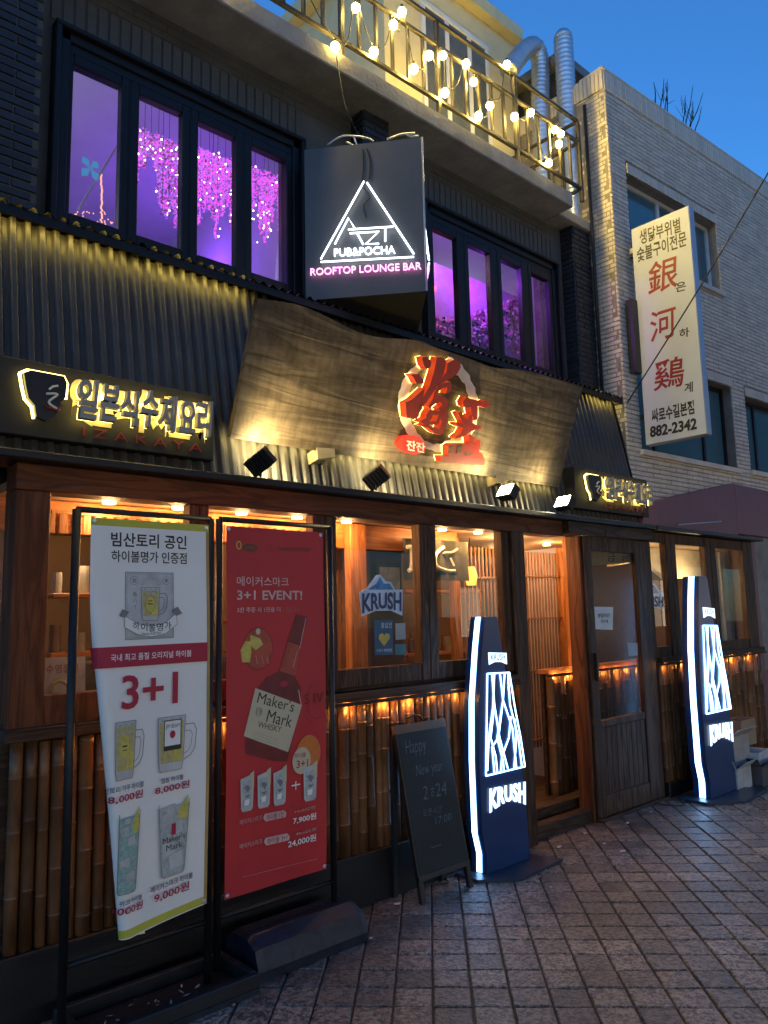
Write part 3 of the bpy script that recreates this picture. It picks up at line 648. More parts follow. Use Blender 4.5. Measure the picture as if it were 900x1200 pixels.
poly_on(B(), pdg, [(695, 711), (718.5, 711.5), (718, 738), (695.5, 737.5)], .001).build('sheet', Mt['paper'], s5)
bt = B(); text_on(bt, '영업시간', quadfn(pdg, (700, 724), (714, 723.5), (700, 719)), back=.003, off=.02); text_on(bt, '안내', quadfn(pdg, (704, 730), (712, 730), (704, 726)), back=.003, off=.02); bt.build('lettering', Mt['ink'], s5)
s6 = thing('door_notice', at(743, 762, YF), 'small pale card low on the right of the door glass', 'notice')
poly_on(B(), pdg, [(735, 753), (747, 753.5), (747.5, 768), (736.5, 769)], .001).build('sheet', mat('card_dim', (.22, .22, .22), .5), s6)
s8 = thing('door_banner', at(727, 650, YF), 'pale strip with black letters across the top of the door glass', 'sign')
poly_on(B(), Plane((0, YF+.06, 0), (0, -1, 0)), [(690, 645), (742, 648), (742, 659), (691, 663)], 0).build('sheet', mat('strip_pale', (.55, .46, .30), .6), s8)
bt = B(); text_on(bt, '금  금', quadfn(Plane((0, YF+.058, 0), (0, -1, 0)), (711, 658), (737, 658), (711, 648)), back=.004); bt.build('lettering', Mt['ink'], s8)
s7 = thing('window_flyer', at(75, 790, YG), 'white flyer with red letters leaning in the bottom of the first window', 'flyer')
pk = Plane((0, 3.34, 0), (0, -1, 0))
poly_on(B(), pk, [(52, 771), (100, 769), (100, 812), (52, 814)], 0).build('sheet', mat('flyer', (.52, .46, .40), .7), s7)
bt = B(); text_on(bt, '수영장물', quadfn(pk, (54, 790), (92, 788), (54, 779)), back=.003); bt.build('lettering', Mt['sign_red'], s7)
tp = thing('hose', at(78, 805, 3.33), 'curved yellowish hose behind the first window sill', 'hose')
B().tube(bez([at(60, 814, 3.33), at(62, 802, 3.33), at(71, 798, 3.33), at(79, 803, 3.33), at(81, 814, 3.33)]), .007, 8).build('pipe', mat('hose_yellow', (.4, .28, .08), .4), tp, True)
# clutter on the shelves: bottles, pots
kc = {}; ORD = ('first', 'second', 'third', 'fourth', 'fifth', 'sixth', 'seventh', 'eighth', 'ninth', 'tenth', 'eleventh', 'twelfth', 'thirteenth', 'fourteenth')
for Y, z, p0, p1 in ((4.38, 1.325, 66, 225), (4.38, 1.645, 66, 225), (4.38, 1.475, 252, 362), (4.58, 1.175, 480, 556)):
    x = at(p0, 700, Y).x; xe = at(p1, 700, Y).x
    while x < xe:
        h = R_.uniform(.1, .24); r = R_.uniform(.022, .05); 
        if h > .16: r = .028
        o = B().tube([(0, 0, 0), (0, 0, h*.62), (0, 0, h*.75), (0, 0, h)], [r, r, r*.4, r*.36] if h > .16 else [r, r, r, r*.9], 12).mesh('bottle', mat('crockery', tuple(R_.choice([(.06, .1, .05), (.3, .3, .28), (.12, .05, .02), (.05, .05, .06), (.3, .2, .1)])), .25))
        o = put('bottle' if h > .16 else 'cup', o, None, (x, Y, z)); kc[(Y, z)] = kc.get((Y, z), 0)+1; tag(o, '%s, %s from the left on the %s' % ('bottle' if h > .16 else 'cup', ORD[kc[(Y, z)]-1], {1.325: 'lower shelf behind the leftmost window', 1.645: 'upper shelf behind the leftmost window', 1.475: 'shelf behind the red banner window', 1.175: 'shelf behind the fourth window'}[z]), 'bottle' if h > .16 else 'cup', 'crockery on the tavern shelves'); x += R_.uniform(.10, .19)
x = at(95, 730, 4.0).x
hood = thing('kitchen_unit', (x, 4.1, 0), 'dark kitchen cabinet seen through the leftmost window', 'cabinet'); B().bevbox(x-.25, x+1.1, 4.0, 4.5, 0, 1.28, .01).build('body', Mt['black_plastic'], hood); B().bevbox(x-.25, x+1.1, 3.98, 3.999, 1.1, 1.12, .002).build('handle', Mt['galv'], hood)
sk2 = thing('logo_sticker', at(770, 700, YG), 'blue KRUSH beer sticker partly hidden by the post right of the door', 'sticker')
poly_on(B(), pg, [(756, 697), (760, 690), (764, 683), (768, 684), (772, 690), (778, 695), (777.5, 716), (770, 712), (757, 712)], .001).build('backing', mat('sticker_white2', (.40, .52, .72), .4), sk2)
poly_on(B(), pg, [(757, 696), (761, 690), (764, 685), (767, 687), (772, 695)], .003).build('iceberg', mat('ice_blue2', (.03, .12, .34), .4), sk2)
bt = B(); text_on(bt, 'KRUSH', quadfn(pg, (747, 711), (777, 711.5), (747, 698)), back=.005, off=.02); bt.build('lettering', mat('sticker_navy2', (.015, .03, .14), .4), sk2)
# lit ceiling pieces and long drape in the wing
for k, (pts, lab) in enumerate((([(764, 640), (778, 640), (778, 661), (766, 660)], 'a'), ([(800, 642), (826, 645), (826, 665), (815, 665)], 'b'))):
    pw = Plane((0, 3.5, 0), (0, -1, 0))
B().prism([(5.95, 3.62, 2.055), (7.75, 3.62, 2.055), (7.75, 3.62, 1.80), (6.9, 3.62, 1.76), (6.5, 3.62, 1.93), (5.95, 3.62, 1.86)], (0, .05, 0)).build('interior_bulkhead', mat('cream_bulkhead', (.62, .52, .34), .8), bd)
wdr = B(); Yd = 3.42; x0, x1 = at(842, 700, Yd).x, at(864, 700, Yd).x; wdr.grid(lambda u, v: Vector((x0+(x1-x0)*u+.10*(1-v)*u, Yd+.012*math.sin(u*25), 1.02+(2.03-1.02)*v)), 40, 4)
o = wdr.build('window_drape', mat('drape_cream', (.50, .42, .30), .8), None, True); tag(o, 'cream drape with black letters behind the rightmost tavern window', 'drape')
bt = B()
for i, ch in enumerate('일본식당'): text_on(bt, ch, quadfn(Plane((0, Yd-.02, 0), (0, -1, 0)), (861, 660+i*7), (867, 660+i*7), (861, 653.5+i*7)), back=0, off=.03)
bt.build('lettering', Mt['ink'], o)
lamp('POINT', 'wing_lamp', (6.3, 3.45, 1.80), 10, (1., .75, .42), .05, parent=bd); lamp('POINT', 'wing_lamp', (7.15, 3.44, 1.72), 9, (1., .75, .42), .05, parent=bd)

# ================================================================== first-floor lounge: lights and hanging garlands
VIO = (.30, .06, 1.0)
lamp('POINT', 'lounge_lamp', (3.0-.2, 5.3, 4.2), 15, VIO, .03, parent=bd); lamp('POINT', 'lounge_lamp', (2.45, 5.0, 4.25), 11, VIO, .03, parent=bd)
lamp('POINT', 'lounge_lamp', (4.9, 3.98, 4.35), 15, (.38, .06, 1.), .03, parent=bd); lamp('POINT', 'lounge_lamp', (.75, 4.4, 3.9), 34, (.72, .70, 1.), .03, parent=bd); lamp('POINT', 'lounge_lamp', (4.3, 4.05, 4.4), 8, (.9, .45, .8), .03, parent=bd)
lamp('POINT', 'lounge_lamp', (5.5, 5.2, 4.5), 9, (.75, .6, 1.), .03, parent=bd)
fl = [emat('blossom_magenta_glow', (.95, .10, .85), 1.35), emat('blossom_violet_glow', (.60, .20, 1.), 1.05), emat('fairy_white', (1., .85, .62), 14.), mat('blossom_pale', (.6, .3, .5), .8)]  # magenta and violet petals glow by material, standing in for UV light on them
def garland(px0, px1, ptop, pbot, Y, n, label):
    g = thing('blossom_garland', at((px0+px1)/2, ptop, Y), label, 'garland', 'blossom garlands hanging in the upstairs lounge')
    pet = B(); fa = B(); vine = B()
    for k in range(n):
        px = px0+(px1-px0)*(k+.5)/n+R_.uniform(-2, 2); top = at(px, ptop+(px-px0)*.42, Y+R_.uniform(-.1, .25)); ln = R_.choice([.35, .5, .7, .9, 1.1, 1.35])*R_.uniform(.85, 1.1)*(pbot-ptop)/150*.62
        q = top.copy(); pts = [Vector((q.x, q.y, ZS-.06)), q]
        steps = int(ln/.009)
        for i in range(steps):
            t = i/steps; rr = .024*(1-t)**.6+.003
            for _ in range(4):
                c_ = Vector((top.x+R_.gauss(0, rr*.6), top.y+R_.gauss(0, rr*.6), top.z-ln*t)); a_ = Vector((R_.gauss(0, 1), R_.gauss(0, 1), R_.gauss(0, 1))).normalized()*R_.uniform(.004, .009); b_ = a_.cross(Vector((R_.gauss(0, 1), R_.gauss(0, 1), R_.gauss(0, 1)))).normalized()*.008
                pet.mi = R_.choice([0, 0, 1, 1, 2]) if px > 225 else R_.choice([0, 1, 1, 2, 2]); pet.add([c_-a_, c_+b_, c_+a_, c_-b_], [(0, 1, 2, 3)])
            if R_.random() < .06: fa.sphere((top.x+R_.gauss(0, .03), top.y+R_.gauss(0, .03), top.z-ln*t), R_.uniform(.0035, .006), 6, 4)
        pts.append(Vector((top.x, top.y, top.z-ln)));
        if k % 3 == 0: vine.tube(pts, .0015, 4)
    pet.build('blossom', [fl[0], fl[1], fl[3]], g, kind='stuff'); fa.build('fairy_light', fl[2], g, kind='stuff'); vine.build('vine', Mt['twig'], g)
garland(160, 209, 150, 240, 4.05, 19, 'violet blossom and fairy-light garland behind the second upstairs pane')
garland(229, 273, 172, 270, 4.05, 20, 'dense magenta wisteria garland behind the third upstairs pane')
garland(292, 331, 195, 284, 4.05, 16, 'trailing pink wisteria strands behind the fourth upstairs pane')
# potted decoration and butterfly light in the first pane
dc = thing('hanging_ornament', at(110, 210, 4.1), 'blue butterfly ornament on a leaning pale stick in the leftmost upstairs pane', 'ornament')
B().tube([at(92, 245, 4.1), at(137, 172, 4.1)], .006, 6).build('stick', Mt['paper'], dc)
bf = B(); c_ = at(106, 197, 4.08)
for sx in (-1, 1):
    for sz in (-1, 1): bf.add([c_, c_+Vector((sx*.05, 0, sz*.018)), c_+Vector((sx*.045, .01, sz*.06)), c_+Vector((sx*.012, 0, sz*.05))], [(0, 1, 2, 3)])
bf.build('butterfly', emat('butterfly_blue', (.12, .45, .8), .6), dc)
q = B(); 
for i in range(26): q.sphere(at(119+R_.uniform(-1, 1), 205+i*2.2, 4.1), .006, 6, 4)
for i in range(30): q.sphere(at(84+R_.uniform(0, 50), 250+R_.uniform(-4, 8)+(i % 7), 4.1), .0045, 6, 4)
q.build('bead_string', emat('bead_orange', (1., .45, .25), 1.6), dc, kind='stuff')
fw = thing('flower_wall', at(590, 390, 4.2), 'panel of pink blossoms glowing violet behind the right-hand upstairs panes', 'flower panel')
pet = B(); 
for i in range(1700):
    px = R_.uniform(508, 612); lim = 372-max(0, (px-540))*.35; py = lim+abs(R_.gauss(0, 1))*30; p = at(px, min(py, 440), 4.2+R_.uniform(-.03, .03)); a_ = Vector((R_.gauss(0, 1), R_.gauss(0, .5), R_.gauss(0, 1))).normalized()*R_.uniform(.012, .030); b_ = a_.cross(Vector((R_.gauss(0, .4), 1, R_.gauss(0, .4)))).normalized()*R_.uniform(.008, .02)
    pet.mi = R_.choice([0, 0, 0, 1, 1, 2]); pet.add([p-a_, p+b_, p+a_, p-b_], [(0, 1, 2, 3)])
pet.build('blossom', [mat('blossom_pink', (.85, .22, .55), .7, rnd=.35), mat('blossom_white', (.75, .6, .72), .7, rnd=.3), mat('dark_leaf', (.03, .03, .05), .8)], fw, kind='stuff')
a, c = at(505, 380, 4.26).x, at(614, 380, 4.26).x; B().box(a, c, 4.26, 4.30, 3.3, at(600, 345, 4.26).z).build('panel', mat('panel_lilac', (.6, .4, .6), .8), fw)
o = B().sphere(at(508.5, 338, 4.0), .022, 12, 8).build('party_lamp', emat('party_red', (1., .04, .06), 10), None, True); tag(o, 'small round red party lamp glowing in the right upstairs window', 'lamp')
lamp('POINT', 'party_glow', at(511, 340, 3.97), 1.0, (1., .1, .15), .03, parent=bd)

# ================================================================== balcony railing, bulbs
YR = 3.50; zb_, zm, zt_ = 5.20, 5.645, 5.85
rl = thing('balcony_railing', (3.5, YR, st), 'rust-grey steel railing along the edge of the roof terrace', 'railing')
xe = at(681, 218, YR).x
for z in (zb_, zm, zt_): B().bevbox(-1.1, xe, YR-.014, YR+.014, z-.014, z+.014, .003).build('rail', Mt['rail'], rl)
for z in (zb_, zm, zt_): B().bevbox(xe-.014, xe+.014, YR+.016, 4.34, z-.012, z+.012, .003).build('rail', Mt['rail'], rl)
x = xe; k = 0; ms = B().bevbox(-.011, .011, -.011, .011, zb_-st+.015, zm-st-.015, .002).mesh('baluster', Mt['rail']); mp = B().bevbox(-.016, .016, -.016, .016, 0, zt_-st-.015, .003).mesh('post', Mt['rail'])
while x > -1:
    if k % 6 == 0: put('post', mp, rl, (x, YR, st))
    else: put('baluster', ms, rl, (x, YR, st))
    x -= .152; k += 1
y = YR+.17
while y < 4.3: put('baluster', ms, rl, (xe, y, st)); y += .16
sl = thing('string_lights', (4.2, YR, 5.7), 'string of round warm bulbs tangled along the terrace railing', 'string lights')
BP = [(417, 9), (471, 14), (461, 29), (393, 55), (438, 61), (485, 81), (503, 65), (519, 65), (546, 75), (555, 96), (521, 109), (594, 76), (574, 124), (561, 136), (603, 137), (622, 132), (650, 152), (657, 157), (655, 169), (643, 191)]
bm1 = B().sphere((0, 0, 0), .028, 14, 9).mesh('bulb', BULB, True); bs1 = B().tube([(0, 0, .020), (0, 0, .055)], .011, 10).mesh('socket', Mt['black_plastic'])
order = sorted(BP); wire = []
for x, y in BP:
    p = at(x, y, YR-.03+R_.uniform(-.02, .0)); put('bulb', bm1, sl, p, ).scale = (1, 1, 1.15) if R_.random() < .5 else (1, 1, 1); put('socket', bs1, sl, p)
    wire.append(p+Vector((0, 0, .05)))
for i in range(5): p = Vector((at(393, 55, YR).x-(.42, .80, 1.0, 1.4, 1.8)[i], YR-.04, (5.62, 5.16, 5.55, 5.2, 5.5)[i])); put('bulb', bm1, sl, p); put('socket', bs1, sl, p); wire.append(p+Vector((0, 0, .05)))
wire.sort(key=lambda p: p.x); pts = []
for i, p in enumerate(wire[:-1]):
    q = wire[i+1]; pts.append(p); pts.append((p+q)/2-Vector((0, .01, .06+.05*(i % 3))))
pts.append(wire[-1]); B().tube(bez(pts, 5), .0035, 6).build('cable', Mt['black_plastic'], sl, True)
# hanging cable from bulb down to the lounge sign
cb = B().tube(bez([at(394, 62, YR-.04), at(398, 90, YR-.04), at(405, 125, YR-.05), at(420, 158, YR-.06), at(428, 163, YR-.1)]), .003, 6).build('cable', Mt['black_plastic'], None, True); tag(cb, 'thin black cable hanging from the terrace down to the triangular lounge sign', 'cable')

# ducts
def duct(name, pts, r, label):
    t = thing(name, pts[0], label, 'duct', 'spiral ducts on the roof terrace'); P = bez(pts, 14); L = [0]
    for i in range(1, len(P)): L.append(L[-1]+(P[i]-P[i-1]).length)
    n = int(L[-1]/.012); Q = []; rr = []
    for i in range(n+1):
        s_ = L[-1]*i/n; j = max(1, next(k for k in range(1, len(L)) if L[k] >= s_-1e-9)); f_ = (s_-L[j-1])/max(1e-9, L[j]-L[j-1]); Q.append(P[j-1].lerp(P[j], f_)); rr.append(r*(1.07 if i % 4 == 0 else 1))
    B().tube(Q, rr, 24).build('pipe', Mt['galv'], t, True); return t
YD = 3.80
d1 = at(662, 215, YD); d2 = at(660, 48, YD)
t = duct('exhaust_duct', [(d2.x, YD, st), (d2.x, YD, 5.8), (d2.x, YD, d2.z-.1), (d2.x, YD, d2.z)], .088, 'tall silver spiral duct standing beside the beige brick wall')
cap = B(); 
for i in range(6): pass
cap.tube([(d2.x, YD, d2.z), (d2.x, YD, d2.z+.05), (d2.x, YD, d2.z+.09), (d2.x, YD, d2.z+.11)], [.092, .088, .065, .02], 24).build('cap', Mt['galv'], t, True)
YE = 4.05; _q = at(633, 130, YE); e = [Vector((_q.x, YE, st)), Vector((_q.x, YE, (st+_q.z)/2)), _q, at(633, 75, YE), at(626, 55, YE), at(612, 62, YE), at(596, 84, YE)]
duct('exhaust_duct', e, .085, 'silver spiral duct bending over in an elbow left of the tall duct')
rb = thing('roof_box', (6.0, 4.2, 6.5), 'grey rooftop enclosure behind the terrace ducts', 'enclosure')
q = atX(657, 57, 6.0); 
B().bevbox(6.0, 7.6, q.y, q.y+1.9, q.z-.1, q.z, .006).build('roof', Mt['conc_soffit'], rb)
B().box(6.12, 7.5, q.y+.12, q.y+1.8, 6.4, q.z-.101).build('wall', Mt['grey_box'], rb)

# ================================================================== triangular lounge sign
zs0, zs1 = at(356, 352, YP).z, at(356, 176, YP).z
A0 = Vector((at(356, 176, YP).x, YP-.005, 0)); dr = Vector((math.cos(math.radians(50)), -math.sin(math.radians(50)), 0)); AP = A0+dr*.745
E0 = Vector((2*AP.x-A0.x, A0.y, 0)); nA = Vector((-math.sin(math.radians(50)), -math.cos(math.radians(50)), 0)); nB = Vector((math.sin(math.radians(50)), -math.cos(math.radians(50)), 0))
sg = thing('lounge_sign', (A0.x, A0.y, zs0), 'grey wedge-shaped AZT rooftop lounge sign with white and pink neon between the upstairs windows', 'sign')
b = B(); zv = lambda z: Vector((0, 0, z)); b.prism([A0+zv(zs0), AP+zv(zs0), E0+zv(zs0)], (0, 0, zs1-zs0)); b.build('box', Mt['grey_box'], sg)
e = B(); e.tube([AP+zv(zs0), AP+zv(zs1)], .006, 6); e.build('corner_trim', Mt['sign_edge'], sg)
PA = Plane(AP, nA)
def z7(x, y): return (340+x/5, 150+y/5)
def neon(b, pl, pts, r=.0055, off=.03): b.tube([pl.at(*z7(*p), off) for p in pts], r, 8)
nb = B()
for s_ in ([(433, 312), (180, 768)], [(180, 785), (725, 755)], [(725, 738), (450, 320)], [(262, 680), (342, 527), (378, 588)], [(340, 595), (603, 578)], [(350, 617), (520, 607), (442, 680), (520, 678)], [(390, 612), (428, 682)], [(557, 588), (557, 664)]): neon(nb, PA, s_)
nbo = nb.build('neon_tube', NEON, sg, True)
def mirror_part(src_b, name, m):
    # the other face carries the same lettering, turned about the apex
    b = B(); u1 = -dr; u2_ = Vector((dr.x, -dr.y, 0))
    W_ = .745
    def mp(v):
        v = Vector(v)-AP; s_ = v.dot(-dr)*-1; d = v.dot(nA); s2 = W_+s_ ; return AP+u2_*(W_-(W_-abs(s_)) if False else (W_-( W_-(-s_))) if False else (-s_ if False else (W_+s_)))*1.0+nB*d+Vector((0, 0, v.z))
    b.add([mp(v) for v in src_b.v], src_b.f); b.build(name, m, sg, True)
tb = B(); text_on(tb, 'PUB&POCHA', quadfn(PA, z7(262, 762), z7(618, 744), z7(262, 717)), depth=.010, back=.015, off=.0); tb.build('neon_lettering', NEON, sg)
tp_ = B(); text_on(tp_, 'ROOFTOP LOUNGE BAR', quadfn(PA, z7(124, 872), z7(770, 836), z7(124, 832)), depth=.010, back=.015, off=-.005); tp_.build('neon_lettering', NEONP, sg)
mirror_part(nb, 'neon_tube', NEON); mirror_part(tb, 'neon_lettering', NEON); mirror_part(tp_, 'neon_lettering', NEONP)
wb = B()
for pts in ([(230, 118), (320, 65), (450, 72), (500, 95)], [(340, 100), (400, 120), (385, 70)], [(580, 85), (660, 55), (745, 45)], [(690, 52), (720, 68), (768, 62)]): wb.tube(bez([PA.at(*z7(*p), .0)+Vector((0, .02, .03)) for p in pts], 4), .006, 6)
wb.build('bracket', Mt['galv'], sg, True)
kw = B(); kw.tube(bez([PA.at(*z7(*p), .01) for p in ((425, 120), (430, 220), (425, 330), (470, 400), (430, 450), (445, 520))], 5), .004, 6); kw.tube(bez([PA.at(*z7(*p), .01) for p in ((450, 120), (470, 200), (465, 300))], 5), .004, 6); kw.build('cable', Mt['black_plastic'], sg, True)

# ================================================================== big wooden sign board
BP0 = Vector((0, 3.235, 2.385)); bn = Vector((0, -.66, -.24)).normalized(); PB = Plane(BP0, bn)
ws = thing('wooden_sign', PB.at(470, 540), 'huge weathered timber board with red brush characters tilted over the entrance', 'sign')
tope = [(302, 350), (345, 356), (375, 367), (420, 389), (450, 396), (490, 399), (510, 407), (552, 421), (580, 431), (620, 435), (650, 443), (683, 453)]
tp3 = bez([PB.at(*p) for p in tope], 4); bl, br = PB.at(270, 513), PB.at(655, 571)
b = B(); n = len(tp3)
def bfn(u, v):
    i = min(int(u*(n-1)), n-2); f_ = u*(n-1)-i; T = tp3[i].lerp(tp3[i+1], f_); Bt = bl.lerp(br, u); return Bt.lerp(T, v)
nu, nv = 80, 14
fr = [bfn(i/nu, j/nv)+bn*(.003*math.sin(9*i/nu+3*j/nv)) for j in range(nv+1) for i in range(nu+1)]; w_ = nu+1; N_ = len(fr); bk = [p-bn*.035 for p in fr]
fs = [(j*w_+i, j*w_+i+1, (j+1)*w_+i+1, (j+1)*w_+i) for j in range(nv) for i in range(nu)]; fs += [tuple(q+N_ for q in f[::-1]) for f in fs]
edge = [i for i in range(w_)]+[j*w_+nu for j in range(1, nv+1)]+[nv*w_+i for i in range(nu-1, -1, -1)]+[j*w_ for j in range(nv-1, 0, -1)]
fs += [(edge[i], edge[i]+N_, edge[(i+1) % len(edge)]+N_, edge[(i+1) % len(edge)]) for i in range(len(edge))]
b.add(fr+bk, fs); b.build('board', Mt['board'], ws)
lb = B(); nl = 44
for i in range(nl): q0 = bl.lerp(br, (i+.2)/nl)-bn*.040+Vector((0, 0, .012)); lb.obox(q0, (br-bl)*(.5/nl), Vector((0, .006, 0)), Vector((0, 0, .006)))
lb.build('led_strip', YLED, ws)
for i in range(3): q0 = bl.lerp(br, (i+.5)/3)-bn*.040; lamp('AREA', 'led_strip_light', q0+Vector((0, .004, .006)), .8, (1., .78, .28), size=((br-bl).length/3*.95, .02), target=q0+Vector((0, .07, -.12)), parent=ws)
# brush ring
rg = B(); rin = []; K = 60
def zz2(x, y): return (440+x/5, 390+y/5)
for i in range(K+1):
    t = math.radians(-75+330*i/K); wv = 44+34*abs(math.sin(t*1.3+.6))+9*math.sin(i*2.1)
    if 28 < i < 60: wv *= .8
    cx, cy = 368, 420; ux, uy = math.cos(t), math.sin(t)
    rin.append((zz2(cx+(205-wv/2)*ux+22*uy*.3, cy+(255-wv/2)*uy), zz2(cx+(205+wv/2)*ux+22*uy*.3, cy+(255+wv/2)*uy)))
vs = []
for a, c in rin: vs += [PB.at(*a, .016), PB.at(*c, .016), PB.at(*a, .003), PB.at(*c, .003)]
fs = []
for i in range(K): o = 4*i; fs += [(o, o+1, o+5, o+4), (o, o+4, o+6, o+2), (o+1, o+3, o+7, o+5)]
fs += [(0, 2, 3, 1), (4*K, 4*K+1, 4*K+3, 4*K+2)]
rg.add(vs, fs); rg.build('brush_ring', Mt['cream'], ws)
def char3d(ch, bl_, br_, tl_, depth, off, shear=0.):
    r = B(); text_on(r, ch, quadfn(PB, bl_, br_, tl_), depth=depth, back=.03, off=off, shear=shear); r.build('character', Mt['red3d'], ws)
    g = B(); text_on(g, ch, quadfn(PB, bl_, br_, tl_), depth=.004, back=.022, off=off*.6, shear=shear); g.build('backlight', YBACK, ws)
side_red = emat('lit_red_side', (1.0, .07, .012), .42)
strokes = [[(235, 140), (266, 134), (290, 165), (285, 195), (262, 208), (246, 188)], [(172, 240), (212, 235), (246, 270), (244, 292), (205, 292), (190, 262)],
  [(140, 402), (178, 384), (250, 318), (236, 420), (205, 498), (146, 490)], [(322, 138), (352, 138), (378, 158), (362, 235), (318, 318), (262, 400), (214, 452), (222, 408), (278, 310), (306, 220)],
  [(385, 172), (425, 152), (458, 168), (462, 196), (440, 238), (398, 262), (352, 292), (330, 318), (322, 300), (358, 248), (378, 226)],
  [(318, 318), (362, 288), (402, 280), (412, 302), (402, 340), (376, 350), (384, 312), (348, 322), (322, 352), (345, 362), (372, 372), (392, 392), (382, 432), (352, 452), (328, 440), (356, 415), (340, 398), (306, 412), (282, 440), (272, 424), (300, 380), (306, 350)],
  [(282, 442), (332, 452), (382, 432), (392, 458), (358, 474), (300, 474), (258, 500), (262, 472)],
  [(220, 514), (262, 490), (300, 478), (282, 510), (318, 512), (332, 476), (386, 462), (388, 506), (360, 582), (344, 592), (312, 580), (272, 548), (228, 536), (262, 524), (310, 548), (338, 556), (352, 512), (342, 496), (330, 530), (268, 532)],
  [(476, 398), (494, 368), (520, 380), (560, 388), (590, 398), (612, 390), (634, 402), (630, 424), (604, 434), (576, 420), (562, 424), (560, 498), (544, 506), (526, 470), (520, 428), (498, 432), (480, 424)],
  [(446, 462), (468, 454), (480, 490), (504, 498), (516, 470), (530, 478), (530, 520), (560, 536), (584, 538), (584, 554), (540, 562), (510, 578), (480, 600), (434, 612), (430, 604), (462, 582), (478, 552), (436, 534), (434, 520), (476, 522)],
  [(510, 588), (528, 592), (546, 606), (534, 640), (516, 640)], [(558, 630), (574, 618), (580, 646), (570, 690), (590, 700), (606, 740), (600, 768), (352, 748), (344, 716), (392, 714), (390, 656), (412, 644), (548, 640)]]
for st in strokes:
    c = B(); P_ = [PB.at(*zz2(x, y), .025) for x, y in st]; n_ = len(P_); sm_ = [p for p in P_]
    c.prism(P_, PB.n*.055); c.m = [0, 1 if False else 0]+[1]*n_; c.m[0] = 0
    g_ = B(); g_.prism([p-PB.n*.006 for p in P_], PB.n*.004); g_.build('backlight', YBACK, ws)
    c.build('character_stroke', [Mt['red3d'], side_red], ws)
for hole in ([(430, 668), (452, 664), (448, 702), (424, 704)], [(482, 664), (508, 654), (498, 700), (474, 706)], [(526, 700), (566, 710), (548, 722), (528, 718)]):
    c = B(); c.prism([PB.at(*zz2(x, y), .0802) for x, y in hole], PB.n*.0015); c.build('stroke_gap', Mt['board'], ws)
ov = B(); ov.prism([PB.at(478.5+16.5*math.cos(t)*(1+.05*math.sin(5*t)), 520.5+11*math.sin(t)+2*math.cos(t), .03) for t in [2*PI*i/24 for i in range(24)]], -PB.n*-.03); ov.build('tag', emat('lit_red', (.9, .03, .01), .8), ws)
tx = B(); text_on(tx, '잔잔', quadfn(PB, (468, 525), (490, 529), (468, 513)), back=.063, off=.03); tx.build('lettering', Mt['cream'], ws)

# ================================================================== backlit lettering panels on the awning
YS = 3.215
Mt['halo_paint'] = mat('painted_glow', (.55, .46, .22), .6, var=.1)  # pale yellow halo sheets: backlight glow on the panel put into colour
def letter_sign(x0, x1, label, gl=1.):
    t = thing('letter_sign', (x0, YS, 2.25), label, 'sign', None)
    B().bevbox(x0, x1, YS+.02, 3.44, 2.245, 2.565, .004).build('panel', mat('sign_panel_dark', (.013, .012, .010), .7, .0, var=.4, scale=5), t)
    L_ = x1-x0; u = lambda k: x0+L_*k; n_ = (0, -1, 0)
    def fn(a, c, z0, z1): return lambda p, q, d: Vector((u(a)+(u(c)-u(a))*p, YS+.02-d, z0+(z1-z0)*q))
    for i, ch in enumerate('일본식수제요리'):
        a = .315+.0915*i; c = a+.084; z0 = 2.335+.006*(i % 2); z1 = 2.51-.008*(i % 3)
        hb = B(); text_on(hb, ch, fn(a-.012, c+.014, z0-.012, z1+.020), depth=.002, back=.0005, off=.075, shear=.12); hb.build('painted_halo', Mt['halo_paint'], t)
        r = B(); text_on(r, ch, fn(a, c, z0, z1), depth=.035, back=.045, off=.026, shear=.12); r.build('letter', Mt['grey_letter'], t)
        g = B(); text_on(g, ch, fn(a, c, z0, z1), depth=.003, back=.038, off=.02, shear=.12); g.build('backlight', YBACK, t)
    r = B(); text_on(r, 'I Z A K A Y A', fn(.36, .93, 2.275, 2.315), depth=.006, back=.004); r.build('small_lettering', Mt['dim_red'], t)
    # dark mask-shaped plate with a brush mark
    pl = [(.10, 2.50), (.13, 2.52), (.29, 2.52), (.305, 2.49), (.30, 2.42), (.275, 2.39), (.26, 2.33), (.21, 2.295), (.165, 2.31), (.155, 2.36), (.125, 2.39), (.112, 2.44)]
    pl = [((a-.2)*.84+.185, (z-2.41)*.9+2.41) for a, z in pl]
    B().prism([(u(a), YS-.03, z) for a, z in pl], (0, .02, 0)).build('emblem', Mt['black_plastic'], t)
    ring = [((a-.187)*1.12+.187, (z-2.41)*1.05+2.41) for a, z in pl]
    gb = B(); gb.tube([(u(a), YS-.004, z) for a, z in ring[:5]], .006, 6); gb.tube([(u(a), YS-.004, z) for a, z in ring[8:]+ring[:1]], .006, 6); gb.build('backlight', YBACK, t)
    m_ = B(); m_.tube([(u(a), YS-.034, z) for a, z in ((.20, 2.44), (.215, 2.455), (.235, 2.462))], .005, 6); m_.tube(bez([(u(a), YS-.034, z) for a, z in ((.19, 2.42), (.235, 2.425), (.20, 2.385), (.245, 2.36))], 4), .005, 6); m_.build('brush_mark', Mt['cream'], t)
    B().tube([(u(.185), YS-.034, 2.365), (u(.235), YS-.034, 2.355), (u(.25), YS-.034, 2.385)], .007, 6).build('brush_mark', Mt['dim_red'], t)
    for k in (.22, .42, .58, .74, .90): lamp('POINT', 'sign_lamp', (u(k), YS-.012, 2.455), .65*gl, (1., .76, .2), .02, parent=t)
    return t
letter_sign(.84, 1.835, 'larger-looking backlit panel of grey Korean letters left of the big wooden board')
letter_sign(4.87, XR-.012, 'dark panel of backlit grey Korean letters right of the big wooden board', .4)

